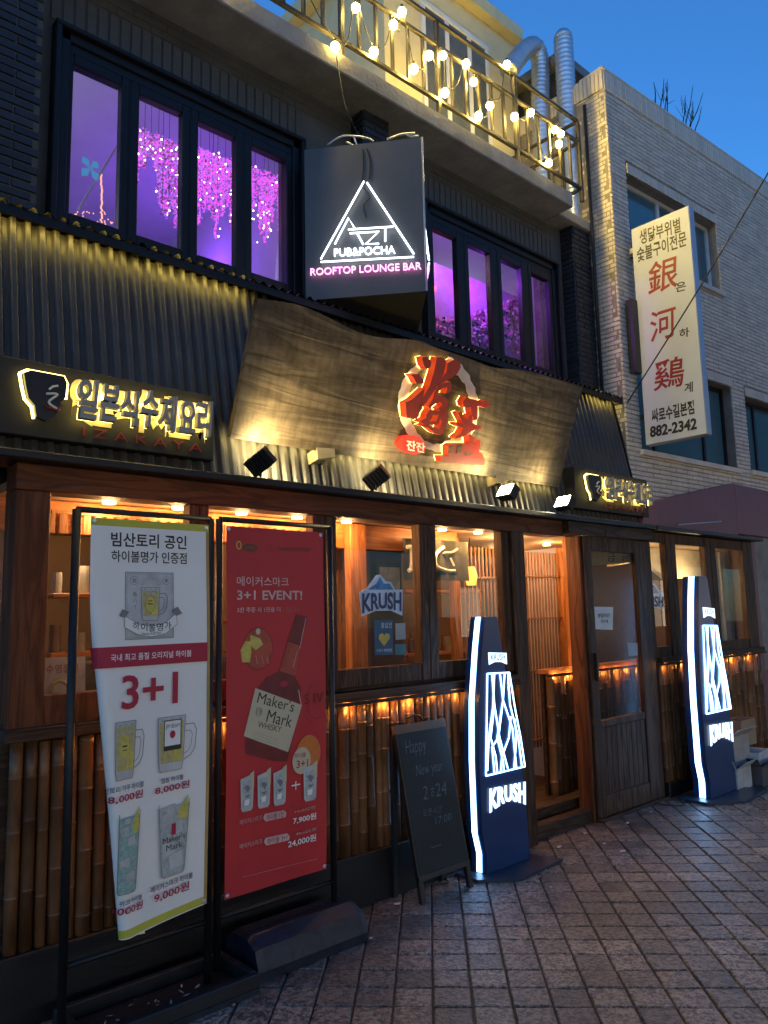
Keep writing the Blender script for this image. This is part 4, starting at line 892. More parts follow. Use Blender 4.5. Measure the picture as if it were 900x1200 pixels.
# ================================================================== floodlights on the fascia
def flood(px, py, aim, lit, label, e):
    p = at(px, py, 3.09); p.z = max(p.z, 2.235); t = thing('floodlight', (p.x, p.y, 2.163), label, 'floodlight', 'floodlights on the fascia below the wooden board')
    a = Vector(aim).normalized(); s_ = a.cross(Vector((0, 0, 1))).normalized(); u_ = s_.cross(a)
    if not lit: s_, u_ = s_*.82+u_*.57, u_*.82-s_*.57
    w_, h_, d_ = .13, .09, .05; o = p-a*d_/2-s_*w_/2-u_*h_/2; p2 = p
    b = B(); b.obox(o, s_*w_, u_*h_, a*d_); b.build('housing', Mt['black_metal'], t)
    fb = B()
    for k in range(6): q = o+s_*(w_*(k+.3)/6.2)-a*.014; fb.obox(q, s_*.004, u_*h_, a*.0135)
    fb.build('fin', Mt['black_metal'], t)
    c_ = o+a*(d_+.001); B().obox(c_+s_*.006+u_*.006, s_*(w_-.012), u_*(h_-.012), a*.003).build('lens', FLOOD, t)
    B().tube([Vector((p.x, p.y, 2.164)), Vector((p.x, p.y+.01, p.z-.03))], .008, 8).build('bracket', Mt['black_metal'], t)
    lamp('SPOT', 'flood_lamp', p+a*.06, e, (1., .78, .36), .03, target=p+a*2, spot=150, blend=.8, parent=t)
flood(305, 549, (.66, .58, .47), 0, 'black floodlight under the left end of the wooden board, lens turned to the board', 42)
flood(441, 565, (.66, .58, .47), 0, 'black finned floodlight under the middle of the wooden board', 20)
flood(595, 577, (-.80, .12, .55), 1, 'glaring floodlight under the right part of the wooden board, lens toward the street', 34)
flood(662, 590, (-.80, .12, .50), 1, 'rightmost glaring floodlight just before the second letter panel', 20)
for px, py, lb in ((383, 533, 'small pale junction box below the left half of the wooden board'), (590, 561, 'small pale junction box below the right half of the wooden board')):
    p = at(px, py, 3.22); t = thing('junction_box', p, lb, 'box'); B().obox(p+Vector((-.06, 0, -.03)), (.12, 0, .025), (0, .09, -.02), (0, .01, .065)).build('case', mat('box_tan', (.26, .21, .12), .5), t); B().box(p.x-.01, p.x+.01, p.y+.03, 3.30, p.z-.04, p.z-.025).build('bracket', Mt['black_metal'], t)

# ================================================================== beige brick building
ang = math.radians(-3.5875); ub = Vector((math.cos(ang), math.sin(ang), 0)); nb_ = Vector((math.sin(ang), -math.cos(ang), 0)); CB = Vector((5.965, 3.405, 0)); PBG = Plane(CB, nb_)
bb_ = thing('beige_brick_building', tuple(CB), 'beige brick building with teal-grey windows right of the black tavern', 'building')
ZT = 6.48; LB = 7.0
def bf(u, z, d): return CB+ub*u+nb_*(d-.012)+Vector((0, 0, z))
ufrom = lambda px, py: (PBG.at(px, py)-CB).dot(ub)
zf = lambda px, py: PBG.at(px, py).z
holes = [(ufrom(734, 203), ufrom(838, 262)+.02, zf(738.7, 292), zf(734, 203)), (ufrom(751, 500), ufrom(861, 500), zf(753, 527), zf(860, 455)), (ufrom(876, 500), ufrom(876, 500)+1.6, zf(885, 552), zf(875, 465)), (ufrom(876, 500)+2.2, ufrom(876, 500)+3.7, zf(885, 552), zf(875, 465)), (ufrom(838, 262)+1.3, ufrom(838, 262)+2.9, zf(738.7, 292), zf(734, 203))]
# wall body with openings cut by strips
holesw = holes+[(-.01, 1.86, -.1, 2.09)]
wbd = B(); us = sorted({0, LB, 1.86, *[h[0] for h in holes], *[h[1] for h in holes]}); zs_ = sorted({0, ZT, 2.09, *[h[2] for h in holes], *[h[3] for h in holes]})
for i in range(len(us)-1):
    for j in range(len(zs_)-1):
        um, zm_ = (us[i]+us[i+1])/2, (zs_[j]+zs_[j+1])/2
        if any(h[0] < um < h[1] and h[2] < zm_ < h[3] for h in holesw): continue
        wbd.obox(bf(us[i], zs_[j], 0), ub*(us[i+1]-us[i]), -nb_*.2, Vector((0, 0, zs_[j+1]-zs_[j])))
wbd.build('wall', Mt['mortar'], bb_)
sb = B(); o_ = CB-nb_*.214; sb.box(CB.x+.001, CB.x+.2, CB.y+.2, 6.8, 2.11, ZT-.01); sb.box(CB.x+.2, CB.x+6.8, 6.6, 6.8, 0, ZT-.01); sb.box(CB.x+.2, CB.x+6.8, 3.7, 6.6, 6.2, 6.3); sb.build('side_wall', Mt['mortar'], bb_)
zsol = ZT-.20
hz0 = 2.4
f1 = bricks(lambda u, z, d: bf(u, hz0+z, d), LB, zsol-hz0, holes=[(a-.0, c+.0, e-hz0, g-hz0+.10) for a, c, e, g in holes], d=.010, j=.0055)
f2 = bricks(lambda u, z, d: Vector((CB.x-d+.012, 6.6-u, 2.4+z)), 6.6-CB.y+.006, zsol-2.4, d=.010, j=.0055)
f1.add(f2.v, f2.f); f1.build('brick', Mt['beige_brick'], bb_, kind='stuff')
sm = B().bevbox(-.0185, .0185, -.016, .0, 0, .195, .003).mesh('brick', Mt['beige_brick'])
u = .02; k = 0
while u < 5.6: o = put('brick', sm, bb_, bf(u, zsol+.002, .014-.012+R_.uniform(0, .002))); o.rotation_euler = (0, 0, ang); u += .042; k += 1
u = .02
while u < 1.0: o = put('brick', sm, bb_, (CB.x-.004, CB.y+u, zsol+.002)); o.rotation_euler = (0, 0, -PI/2); u += .042
for a, c, e, g in holes[:3]:
    s5m = B().bevbox(-.0185, .0185, -.014, .0, 0, .095, .003).mesh('brick', Mt['beige_brick']); u = a+.02
    while u < c: o = put('brick', s5m, bb_, bf(u, g+.003, .012)); o.rotation_euler = (0, 0, ang); u += .042
B().obox(bf(-.02, ZT, .02), ub*LB, -nb_*.26, Vector((0, 0, .02))).build('coping', Mt['beige_brick'], bb_)
def bwin(h, bars, fm, gl=True, inset=.10):
    a, c, e, g = h; f = B(); k = .04
    O = lambda u, z, d: CB+ub*u-nb_*(inset-d)+Vector((0, 0, z))
    f.obox(O(a, e, 0), ub*(c-a), -nb_*.05, Vector((0, 0, k))); f.obox(O(a, g-k, 0), ub*(c-a), -nb_*.05, Vector((0, 0, k)))
    for u in [a]+bars+[c-k]: f.obox(O(u, e+k, 0), ub*k, -nb_*.05, Vector((0, 0, g-e-2*k)))
    w = f.build('window', fm, bb_); xs = [a]+bars+[c-k]
    for i in range(len(xs)-1): B().obox(O(xs[i]+k, e+k, -.02), ub*(xs[i+1]-xs[i]-k), -nb_*.008, Vector((0, 0, g-e-2*k))).build('pane', Mt['bglass'], w)
    B().obox(O(a-.03, e-.05, inset+.03), ub*(c-a+.06), -nb_*(inset+.03), Vector((0, 0, .048))).build('sill', Mt['beige_brick'], w)
mg = mat('teal_window', (.06, .14, .17), .12, spec=.9, var=.15, scale=1.5); Mt['bglass'] = mg
a, c, e, g = holes[0]; wsplit = ufrom(818, 290)
bwin(holes[0], [a+(c-a)*.4, wsplit-.06], Mt['white_frame']); 
a, c, e, g = holes[1]; bwin(holes[1], [ufrom(778, 520), ufrom(836, 520)], Mt['win_frame'])
a, c, e, g = holes[2]; bwin(holes[2], [a+.36, a+1.0], Mt['win_frame']); bwin(holes[3], [holes[3][0]+.7], Mt['win_frame']); bwin(holes[4], [holes[4][0]+.7], Mt['white_frame'])
# thin drain pipe in the gap
o = B().tube([(5.93, 3.60, 3.36), (5.93, 3.60, 6.2)], .016, 8).build('downpipe', Mt['rail'], None, True); tag(o, 'thin vertical pipe in the corner beside the beige brick wall', 'pipe')
# dark bracket box on the brick left of the vertical sign
p = PBG.at(740, 400); t = thing('bracket_box', (p.x, 3.3, 3.7), 'black upright metal box fixed to the brick wall behind the vertical sign', 'box')
zz0, zz1 = PBG.at(744, 440).z, PBG.at(736, 355).z; a = ufrom(733, 400); B().obox(bf(a+.02, zz0, .03), ub*.10, nb_*.06, Vector((0, 0, zz1-zz0))).build('case', Mt['black_plastic'], t); B().obox(bf(a+.03, zz0+.05, .015), ub*.04, nb_*.014, Vector((0, 0, zz1-zz0-.1))).build('bracket', Mt['black_metal'], t)
# small twigs behind the parapet
tw = thing('bare_shrub', (7.6, 4.0, 6.3), 'bare twigs sticking up behind the beige parapet', 'shrub'); b = B()
for bx, by, tx_, ty in ((768, 122, 766, 96), (774, 126, 778, 92), (779, 130, 782, 95), (782, 132, 780, 98), (800, 148, 803, 112), (803, 150, 812, 100), (808, 152, 812, 118), (808, 152, 824, 108), (814, 156, 822, 125)):
    b.tube(bez([PBG.at(bx, by, -.25)-Vector((0, 0, .3)), PBG.at(bx, by, -.25), PBG.at((bx+tx_)/2+1, (by+ty)/2, -.25), PBG.at(tx_, ty, -.25)], 3), [.007]*4+[.006]*3+[.004]*2+[.002], 5)
for i in range(26):
    bx = R_.choice([768, 777, 781, 802, 806, 811])+R_.uniform(-2, 2); by = 100+ (bx-768)*.72+R_.uniform(2, 20); q0 = PBG.at(bx, by, -.25); b.tube([q0, q0+Vector((R_.uniform(-.12, .12), R_.uniform(-.05, .05), R_.uniform(.05, .22)))], [.003, .0015], 4)
b.build('twig', Mt['twig'], tw)

# ---------------------------------------------------------------- vertical box sign
XS = 6.14; PS = Plane((XS, 0, 0), (-1, 0, 0)); tl, tr, brr, bll = (PS.at(740, 268), PS.at(808, 240.5), PS.at(828, 508), PS.at(756, 523))
y0, y1, z0, z1 = (tr.y+brr.y)/2, (tl.y+bll.y)/2, (brr.z+bll.z)/2, (tl.z+tr.z)/2
vs_ = thing('vertical_sign', (XS, y1, z0), 'tall white box sign with three red characters projecting from the beige brick building', 'sign')
XT = atX(822, 380, 6.14).x; tk = .09
B().bevbox(XS, XS+tk, y0, y1, z0, z1, .006).build('box', Mt['sign_edge'], vs_)
B().box(XS-.003, XS, y0+.006, y1-.006, z0+.006, z1-.006).build('panel', Mt['white_sign'], vs_)
B().bevbox(XS+.03, XS+.07, y1, 3.38, z1-.25, z1-.21, .003).build('bracket', Mt['black_metal'], vs_); B().bevbox(XS+.03, XS+.07, y1, 3.38, z0+.25, z0+.29, .003).build('bracket', Mt['black_metal'], vs_)
PS2 = Plane((XS-.0035, 0, 0), (-1, 0, 0))
def vtext(t, bl_, br_, tl_, m, off=.0, shear=0.): r = B(); text_on(r, t, quadfn(PS2, bl_, br_, tl_), back=.001, off=off, shear=shear); r.build('lettering', m, vs_)
vtext('생닭부위별', (750, 287), (798, 272), (749, 270), Mt['ink'], .02)
vtext('숯불구이전문', (747, 308), (805, 288), (746, 291), Mt['ink'], .02)
vtext('銀', (760, 347), (795, 336), (758, 310), Mt['sign_red'], .010, .1); vtext('은', (792, 343), (804, 340), (792, 332), Mt['ink'], .02)
vtext('河', (763, 402), (795, 393), (760, 367), Mt['sign_red'], .010, .1); vtext('하', (796, 397), (808, 394), (796, 386), Mt['ink'], .02)
vtext('鷄', (766, 459), (803, 452), (764, 424), Mt['sign_red'], .010, .1); vtext('계', (802, 461), (812, 459), (802, 449), Mt['ink'], .02)
vtext('싸로수길본점', (764, 496), (814, 485), (763, 480), Mt['ink'], .03); vtext('882-2342', (762, 513), (817, 503), (761, 500), Mt['ink'], .04, .1)

# wire across
w0, w1 = Vector((6.0, 3.36, 3.25)), atX(935, 150, 6.0)
pts = [PBG.at(735, 472, .02), Vector((5.95, 3.1, 0)), None]
A_ = PBG.at(735, 472, .02); E_ = atX(935, 143, 5.85); o = B().tube([A_.lerp(E_, i/12)-Vector((0, 0, .03*math.sin(PI*i/12))) for i in range(13)], .006, 6).build('overhead_wire', Mt['black_plastic'], None, True); tag(o, 'black wire slanting up across the vertical sign to the sky', 'wire')

# ---------------------------------------------------------------- next shop: brown cladding box
XB = 7.66; yb = 3.24; zb0, zb1 = 2.20, at(868, 568, 3.24).z
sh = thing('brown_shop_front', (XB, yb, 0), 'brown clad shop front projecting at the right edge', 'shop')
B().bevbox(XB, 12., yb, 5.2, at(880, 628, yb).z, zb1, .01).build('canopy', Mt['brown_metal'], sh)
B().prism([at(752, 619, yb), Vector((XB-.002, yb, at(867.5, 628, yb).z)), Vector((XB-.002, yb, zb1)), at(757, 590, yb)], (0, .12, 0)).build('canopy_return', Mt['brown_metal'], sh)
B().tube([at(795, 615, yb-.04), at(845, 611, yb-.04)], .006, 8).build('light_tube', Mt['sign_edge'], sh)
B().bevbox(wx1+.004, at(891, 700, yb).x, yb+.01, yb+.2, 0, zb0-.001, .006).build('post', Mt['brown_metal'], sh)
sx = at(891, 700, yb).x
B().bevbox(sx, 12., yb+.02, yb+.1, 0, .85, .006).build('stall_riser', Mt['brown_metal'], sh)
B().box(sx, 12., yb+.05, yb+.056, .85, 2.12).build('pane', Mt['glass'], sh)
b = B(); b.box(sx-.1, 12, 4.9, 5.0, 0, 2.19); b.box(sx-.2, sx-.12, yb+.2, 5, 0, 2.19); b.build('shop_wall', mat('shop_wall', (.5, .42, .3), .8), sh)
B().box(sx-.1, 12, yb+.2, 4.9, 2.14, 2.19).build('shop_ceiling', mat('shop_ceiling', (.6, .52, .38), .8), sh)
for k in range(3): x = sx+.25+.5*k; B().tube([(x, yb+.5, 2.139), (x, yb+.5, 2.12)], .05, 16).build('downlight', SPOT, sh); lamp('POINT', 'shop_lamp', (x, yb+.5, 2.0), 9, (1., .8, .5), .06, parent=sh)
for zz in (1.2, 1.5, 1.75): B().bevbox(sx+.05, 10, yb+.5, yb+.7, zz, zz+.03, .003).build('shelf', Mt['orangex'], sh)

# ================================================================== bottle-shaped light signs
def bottle_sign():
    t = thing('bottle_light_sign', (0, 0, 0), '', 'light sign', 'bottle-shaped KRUSH light signs')
    H_ = 1.43
    # right edge profile; left edge nearly straight with a slight bulge
    L_ = [(.0, 0), (.004, .10), (-.028, .22), (-.030, .62), (-.012, .95), (.035, 1.25), (.068, H_-.02), (.075, H_)]
    R2 = [(.178, H_), (.188, H_-.02), (.214, 1.25), (.262, .95), (.345, .62), (.378, .30), (.388, .12), (.388, .0)]
    out = [(x, 0, z+.02) for x, z in L_+R2]; B().prism(out, (0, .115, 0)).build('body', mat('bottle_navy', (.010, .040, .13), .32, var=.1), t)
    sd = B()
    for i in range(len(L_)-1):
        (x0, z0), (x1, z1) = L_[i], L_[i+1]; sd.add([(x0-.003, .034, z0+.02), (x1-.003, .034, z1+.02), (x1-.003, .074, z1+.02), (x0-.003, .074, z0+.02)], [(0, 1, 2, 3)])
    sd.build('edge_light', KLED, t)
    # lattice from picture of one sign (zoom coordinates -> sign plane)
    PK = Plane((0, 3.02, 0), (0, -1, 0)); o0 = at(567.5, 1023.5, 3.02)
    def k(x, y): p = PK.at(540+x/3.636, 710+y/3.636); return Vector((p.x-o0.x+.004, -.004, p.z-o0.z+.02))
    lt = B()
    for s_ in ([(98, 288), (192, 283)], [(98, 288), (92, 720)], [(192, 283), (215, 430), (240, 560), (258, 680)], [(92, 722), (258, 682)],
               [(118, 290), (128, 420), (150, 560), (185, 690)], [(128, 288), (122, 430), (104, 560), (98, 700)], [(152, 288), (165, 400), (205, 520), (222, 690)], [(172, 285), (165, 400), (145, 560), (118, 600), (128, 712)],
               [(185, 288), (195, 420), (230, 560), (245, 680)], [(128, 420), (112, 560), (134, 640), (140, 705)], [(165, 400), (140, 560), (165, 660), (168, 700)], [(198, 470), (190, 560), (160, 640), (155, 705)], [(215, 480), (222, 560), (212, 690)]):
        lt.tube([k(*p) for p in s_], .0040, 6)
    lt.build('lattice_light', KLED, t)
    lg = B(); A_, Bx, Tl = k(106, 880), k(258, 845), k(106, 775); 
    def arch(u, v, d): uu = abs(2*u-1)**1.5; lo = .30*(1-uu); vv = lo+(1-lo)*v; return A_+(Bx-A_)*u+(Tl-A_)*vv+Vector((0, -d, 0))
    text_on(lg, 'KRUSH', arch, depth=.006, back=.001, off=.03, spacing=1.08); lg.build('logo', KFACE, t)
    l2 = B(); poly = [k(103, 198), k(180, 200), k(182, 248), k(158, 238), k(130, 238), k(106, 250)]; l2.prism(poly, (0, .003, 0)); l2.build('neck_label', KFACE, t)
    l3 = B(); a_, b_, c_ = k(112, 232), k(172, 230), k(112, 205); text_on(l3, 'KRUSH', lambda u, v, d: a_+(b_-a_)*u+(c_-a_)*v+Vector((0, -.003-d, 0)), off=.02); l3.build('neck_lettering', mat('logo_blue', (.10, .3, .6), .4), t)
    B().prism([(-.10, -.02, 0), (.10, -.17, 0), (.52, -.14, 0), (.47, .05, 0), (.40, .18, 0), (-.10, .18, 0)], (0, 0, .018)).build('base_plate', mat('base_navy', (.02, .035, .06), .35), t)
    return t
k1 = bottle_sign(); p = at(567.5, 1023.5, 3.02); k2 = copy_tree(k1)
k1.location = (p.x, 3.0, 0.012); k1['label'] = 'bottle-shaped glowing KRUSH sign standing beside the chalkboard and entrance'
p2 = atG(826, 941, .02); k2.location = (p2.x+.085, p2.y-.01, .012); k2.scale = (1.19, 1.19, 1.19); k2['label'] = 'bottle-shaped glowing KRUSH sign standing by the cardboard boxes at the wing'

for kk, lab_ in ((k1, 'black power cable running from the near bottle sign to the wall'), (k2, 'black power cable running from the far bottle sign to the wall')):
    q = kk.location; o = B().tube(bez([(q.x-.06, q.y+.14, .03), (q.x-.16, q.y+.16, .018), (q.x-.22, q.y+.10, .018), (q.x-.30, q.y+.15, .018), (q.x-.34, 3.15, .02)], 6), .005, 6).build('power_cable', Mt['black_plastic'], None, True); tag(o, lab_, 'cable')
# ================================================================== chalkboard
bl_, br_ = atG(492, 1063), atG(551, 1042); yb_ = (bl_.y+br_.y)/2; x0, x1 = bl_.x, br_.x+.02
tpz = atX(445, 851, x0); lean = .150/.90; Hc = .895
cbd = thing('chalkboard', (x0, yb_, 0), 'black A-frame chalkboard with faint Happy New Year 2024 writing leaning by the bamboo', 'chalkboard')
CX0, CY0 = x0, yb_-.012
def cf(u, z, d=0.): return Vector((CX0+u-.035*z, CY0+lean*z-d, z+d*lean))
wC = x1-x0; zb1_ = .15
def sheared(b, u0, u1, za, zc, d0, d1):
    vs = [cf(u0, za, d0), cf(u1, za, d0), cf(u1, zc, d0), cf(u0, zc, d0), cf(u0, za, d1), cf(u1, za, d1), cf(u1, zc, d1), cf(u0, zc, d1)]
    return b.add(vs, [(0, 3, 2, 1), (4, 5, 6, 7), (0, 1, 5, 4), (1, 2, 6, 5), (2, 3, 7, 6), (3, 0, 4, 7)])
for u in (0, wC-.03): sheared(B(), u, u+.03, 0, Hc-.045, -.02, .004).build('leg', Mt['black_plastic'], cbd)
sheared(B(), -.0, wC, Hc-.045, Hc, -.022, .006).build('top_rail', mat('top_rail_brown', (.13, .075, .05), .5), cbd)
sheared(B(), .012, wC-.012, zb1_, Hc-.046, -.01, .006).build('board', Mt['chalkboard'], cbd)
sheared(B(), .0, wC, zb1_-.03, zb1_-.001, -.015, .008).build('bottom_rail', Mt['black_plastic'], cbd)
for u in (0, wC-.03): B().obox(cf(u, Hc-.05, -.02), (.03, 0, 0), (0, .02, 0), (0, .02, -(Hc-.05))).build('rear_leg', Mt['black_plastic'], cbd)
B().tube(bez([cf(.09, Hc, -.008), cf(.11, Hc+.03, -.008), cf(.16, Hc+.04, -.008), cf(.21, Hc+.03, -.008), cf(.23, Hc, -.008)], 4), .006, 8).build('handle', Mt['black_metal'], cbd, True)
ct = B()
for t_, a, c, z0, z1 in (('Happy', .05, .21, .70, .79), ('New year', .10, .31, .59, .66), ('2  24', .12, .31, .485, .55), ('ㅎ', .185, .215, .49, .54), ('오픈시간', .10, .25, .405, .44), ('17:00', .18, .31, .355, .39)):
    z0, z1 = z0*Hc/.87, z1*Hc/.87; text_on(ct, t_, lambda u, v, d: cf(a+(c-a)*u, z0+(z1-z0)*v, .0072), shear=.2, off=-.006)
ct.build('chalk_writing', Mt['chalk'], cbd)
c2 = B(); sheared(c2, .12, .20, .26, .263, .0072, .0078); c2.build('chalk_stroke', Mt['chalk'], cbd)

# ================================================================== banner stands
exec_banner = True
Y1 = 2.97
P1 = Plane((0, Y1, 0), (0, -1, 0))
bx0, bx1 = P1.at(90, 600).x, P1.at(247, 610).x; ztop1 = (P1.at(90, 597).z+P1.at(247, 608).z)/2
bs_ = thing('banner_stand', ((bx0+bx1)/2, Y1, 0), 'black tube stand holding the white highball menu banner at the left', 'banner stand')
r_ = .016
B().tube([(bx0, Y1, .03), (bx0, Y1, ztop1)], r_, 10).build('post', Mt['black_metal'], bs_, True); B().tube([(bx1, Y1, .03), (bx1, Y1, ztop1)], r_, 10).build('post', Mt['black_metal'], bs_, True)
B().tube([(bx0, Y1, ztop1), (bx1, Y1, ztop1)], .012, 10).build('top_bar', Mt['black_metal'], bs_, True); zlow = P1.at(180, 1100).z; B().tube([(bx0, Y1, zlow), (bx1, Y1, zlow)], .010, 10).build('lower_bar', Mt['black_metal'], bs_, True)
# tray base
b = B(); ta, tb_ = 1.10, 1.80; ya, yb2 = 2.78, 3.09
b.bevbox(ta, tb_, ya, yb2, .0, .03, .004); b.bevbox(ta, tb_, ya, ya+.03, .031, .085, .004); b.bevbox(ta, tb_, yb2-.03, yb2, .031, .085, .004); b.bevbox(ta, ta+.03, ya+.031, yb2-.031, .031, .085, .004); b.bevbox(tb_-.03, tb_, ya+.031, yb2-.031, .031, .085, .004); b.build('base_tray', Mt['black_plastic'], bs_)
lit = B()
for i in range(26): p = Vector((R_.uniform(ta+.05, tb_-.05), R_.uniform(ya+.05, yb2-.05), .033)); a = R_.uniform(0, 6.3); q1 = Vector((math.cos(a), math.sin(a), .2))*R_.uniform(.006, .02); q2 = Vector((-math.sin(a), math.cos(a), .1))*R_.uniform(.003, .008); lit.add([p-q1, p+q2, p+q1, p-q2], [(0, 1, 2, 3)])
lo = lit.build('debris', mat('debris', (.35, .33, .30), .8), None, kind='stuff'); tag(lo, 'scraps of leaves and paper lying in the black base tray', 'debris')
Y2 = 3.00; P2 = Plane((0, Y2, 0), (0, -1, 0)); cx0, cx1 = P2.at(257, 620).x, P2.at(386, 630).x; zt2 = (P2.at(257, 609).z+P2.at(384, 617).z)/2
b2 = thing('banner_stand', ((cx0+cx1)/2, Y2, 0), 'black tube stand with navy rounded base holding the red whisky banner', 'banner stand')
for x in (cx0, cx1): B().tube([(x, Y2, .05), (x, Y2, zt2)], r_, 10).build('post', Mt['black_metal'], b2, True)
B().tube([(cx0, Y2, zt2), (cx1, Y2, zt2)], .012, 10).build('top_bar', Mt['black_metal'], b2, True); zl2 = P2.at(330, 1052).z; B().tube([(cx0, Y2, zl2), (cx1, Y2, zl2)], .010, 10).build('lower_bar', Mt['black_metal'], b2, True)
prof = [(0, 0), (.30, 0), (.30, .05), (.27, .13), (.21, .165), (.10, .165), (.03, .13), (0, .05)]
ba0, ba1 = 1.84, 2.43; yb3 = 2.845
def loft(b, x0, x1, sc0, sc1):
    ring = lambda x, s_: [(x, yb3+.15+(y-.15)*s_, z*s_) for y, z in prof]; r0, r1 = ring(x0, sc0), ring(x1, sc1); n = len(prof); b.add(r0+r1, [(i, i+n, (i+1) % n+n, (i+1) % n) for i in range(n)]); return b
b = B(); loft(b, ba0, ba0+.03, .92, 1); loft(b, ba0+.03, ba1-.03, 1, 1); loft(b, ba1-.03, ba1, 1, .92); n = len(prof); b.add([(ba0, yb3+.15+(y-.15)*.92, z*.92) for y, z in prof], [tuple(range(n))]); b.add([(ba1, yb3+.15+(y-.15)*.92, z*.92) for y, z in prof], [tuple(range(n))[::-1]]); b.build('base', Mt['blue_plastic'], b2)

# banner cloths with print
def cloth(name, surf, W_, H_, base, prints, label, cat):
    """surf(x, y, d): x 0..W from the left, y 0..H from the top -> point; prints: list of (material, builder)"""
    t = thing(name, surf(W_/2, H_, 0), label, cat)
    from mathutils.geometry import tessellate_polygon
    def retess(V, Fs, lim=.03):
        V = [tuple(v) for v in V]; out = []; stack = []
        for f in Fs:
            if len(f) == 3: stack.append(f)
            else:
                for tri in tessellate_polygon([[Vector((V[i][0], V[i][1], 0)) for i in f]]): stack.append(tuple(f[j] for j in tri))
        mid = {}
        while stack:
            a, b_, c = stack.pop(); L3 = [(math.dist(V[p], V[q]), p, q, r) for p, q, r in ((a, b_, c), (b_, c, a), (c, a, b_))]; l, p, q, r = max(L3)
            if l < lim: 
                ar = (V[b_][0]-V[a][0])*(V[c][1]-V[a][1])-(V[b_][1]-V[a][1])*(V[c][0]-V[a][0]); out.append((a, b_, c) if ar < 0 else (a, c, b_)); continue
            k_ = (min(p, q), max(p, q))
            if k_ not in mid: V.append(((V[p][0]+V[q][0])/2, (V[p][1]+V[q][1])/2)); mid[k_] = len(V)-1
            m_ = mid[k_]; stack += [(p, m_, r), (m_, q, r)]
        return V, out
    b = B(); b.grid(lambda u, v: surf(W_*u, H_*(1-v), 0), 48, 48); b.build('cloth', base, t, True)
    for i, (m, fn) in enumerate(prints):
        fine = B(); fn(fine); V, Fc = retess(fine.v, fine.f); g = B(); g.add([surf(x, y, .0008+.00012*i) for x, y in V], Fc)
        g.build('lettering' if 'text' in fn.__qualname__ else 'printed_shape', m, t)
    for ex, ey in ((.012, .014), (W_-.014, .014), (.012, H_-.014), (W_-.014, H_-.014)):
        c0 = surf(ex, ey, .003); B().tube([c0, c0+Vector((0, -.003, 0))], [.009, .006], 12).build('eyelet', Mt['galv'], t)
    return t
class F2:    # flat print primitives in banner metres
    @staticmethod
    def rect(x0, y0, x1, y1, nx=14, ny=10):
        def f(b): vs = [(x0+(x1-x0)*i/nx, y0+(y1-y0)*j/ny) for j in range(ny+1) for i in range(nx+1)]; w = nx+1; b.v += vs; b.f += [(j*w+i, (j+1)*w+i, (j+1)*w+i+1, j*w+i+1) for j in range(ny) for i in range(nx)]
        return f
    @staticmethod
    def poly(pts):
        def f(b): o = len(b.v); b.v += list(pts); b.f.append(tuple(range(o, o+len(pts))))
        return f
    @staticmethod
    def line(pts, w):
        def f(b):
            for (x0, y0), (x1, y1) in zip(pts, pts[1:]):
                l = math.hypot(x1-x0, y1-y0) or 1; nx, ny = -(y1-y0)/l*w/2, (x1-x0)/l*w/2; o = len(b.v)
                b.v += [(x0+nx, y0+ny), (x1+nx, y1+ny), (x1-nx, y1-ny), (x0-nx, y0-ny)]; b.f.append((o, o+1, o+2, o+3))
        return f
    @staticmethod
    def ring(cx, cy, rx, ry, w, n=36): return F2.line([(cx+rx*math.cos(2*PI*i/n), cy+ry*math.sin(2*PI*i/n)) for i in range(n+1)], w)
    @staticmethod
    def disc(cx, cy, rx, ry, n=28): return F2.poly([(cx+rx*math.cos(2*PI*i/n), cy+ry*math.sin(2*PI*i/n)) for i in range(n)])
    @staticmethod
    def text(t, x0, y0, x1, y1, off=0., shear=0., rot=0., spacing=1.):
        """box with top-left x0,y0 and bottom-right x1,y1"""
        def f(b):
            vs, fs = text2d(t, off, shear, spacing); o = len(b.v); cx, cy = (x0+x1)/2, (y0+y1)/2; c, s = math.cos(rot), math.sin(rot)
            for u, v in vs:
                dx, dy = x0+(x1-x0)*u-cx, y1-(y1-y0)*v-cy; b.v.append((cx+dx*c-dy*s, cy+dx*s+dy*c))
            b.f += [tuple(i+o for i in g_) for g_ in fs]
        return f
def clothprint(b, pr): pass
# --- banner 1: the picture's own layout measured on the banner's plane
XR1 = P1.at(239, 800).x; ZT1 = (P1.at(103, 607).z+P1.at(238, 616).z)/2; W1 = XR1-P1.at(103, 607).x; H1 = ZT1-P1.at(241, 1055).z
def bn1(px, py): p = P1.at(px, py); return (p.x-(XR1-W1), ZT1-p.z)
def surf1(x, y, d):
    s_ = W1-x; v = min(1, y/H1); vis = W1*(1-.36*v**1.1)         # how much of the width still faces the street
    yb = Y1-.03-.035*math.sin(PI*v)*.5-.005*math.sin(x*11+v*3)*v-.0022*math.sin(x*5+y*8+2)*math.sin(y*3)
    drop = .05*v**3*max(0, (s_/W1))**1.2*1.2
    if s_ <= vis: X_, dy, nx, ny = -s_, -.03*v*(s_/max(vis, .01))**2, 0, -1
    else:
        r = .03; a = (s_-vis)/r; am = min(a, PI*.95); ex = (a-am)*r
        X_ = -vis-r*math.sin(am)+ex*.98; dy = -.03*v+r*(1-math.cos(am))+ex*.1; nx, ny = -math.sin(am), -math.cos(am)
    return Vector((XR1+X_+nx*d, yb+dy+ny*d, ZT1-y-drop))
def T1(t, x0, y0, x1, y1, off=0., **k): xm = (x0+x1)/2; return F2.text(t, bn1(x0, y0)[0], bn1(xm, y0)[1], bn1(x1, y1)[0], bn1(xm, y1)[1], off*.6, **k)
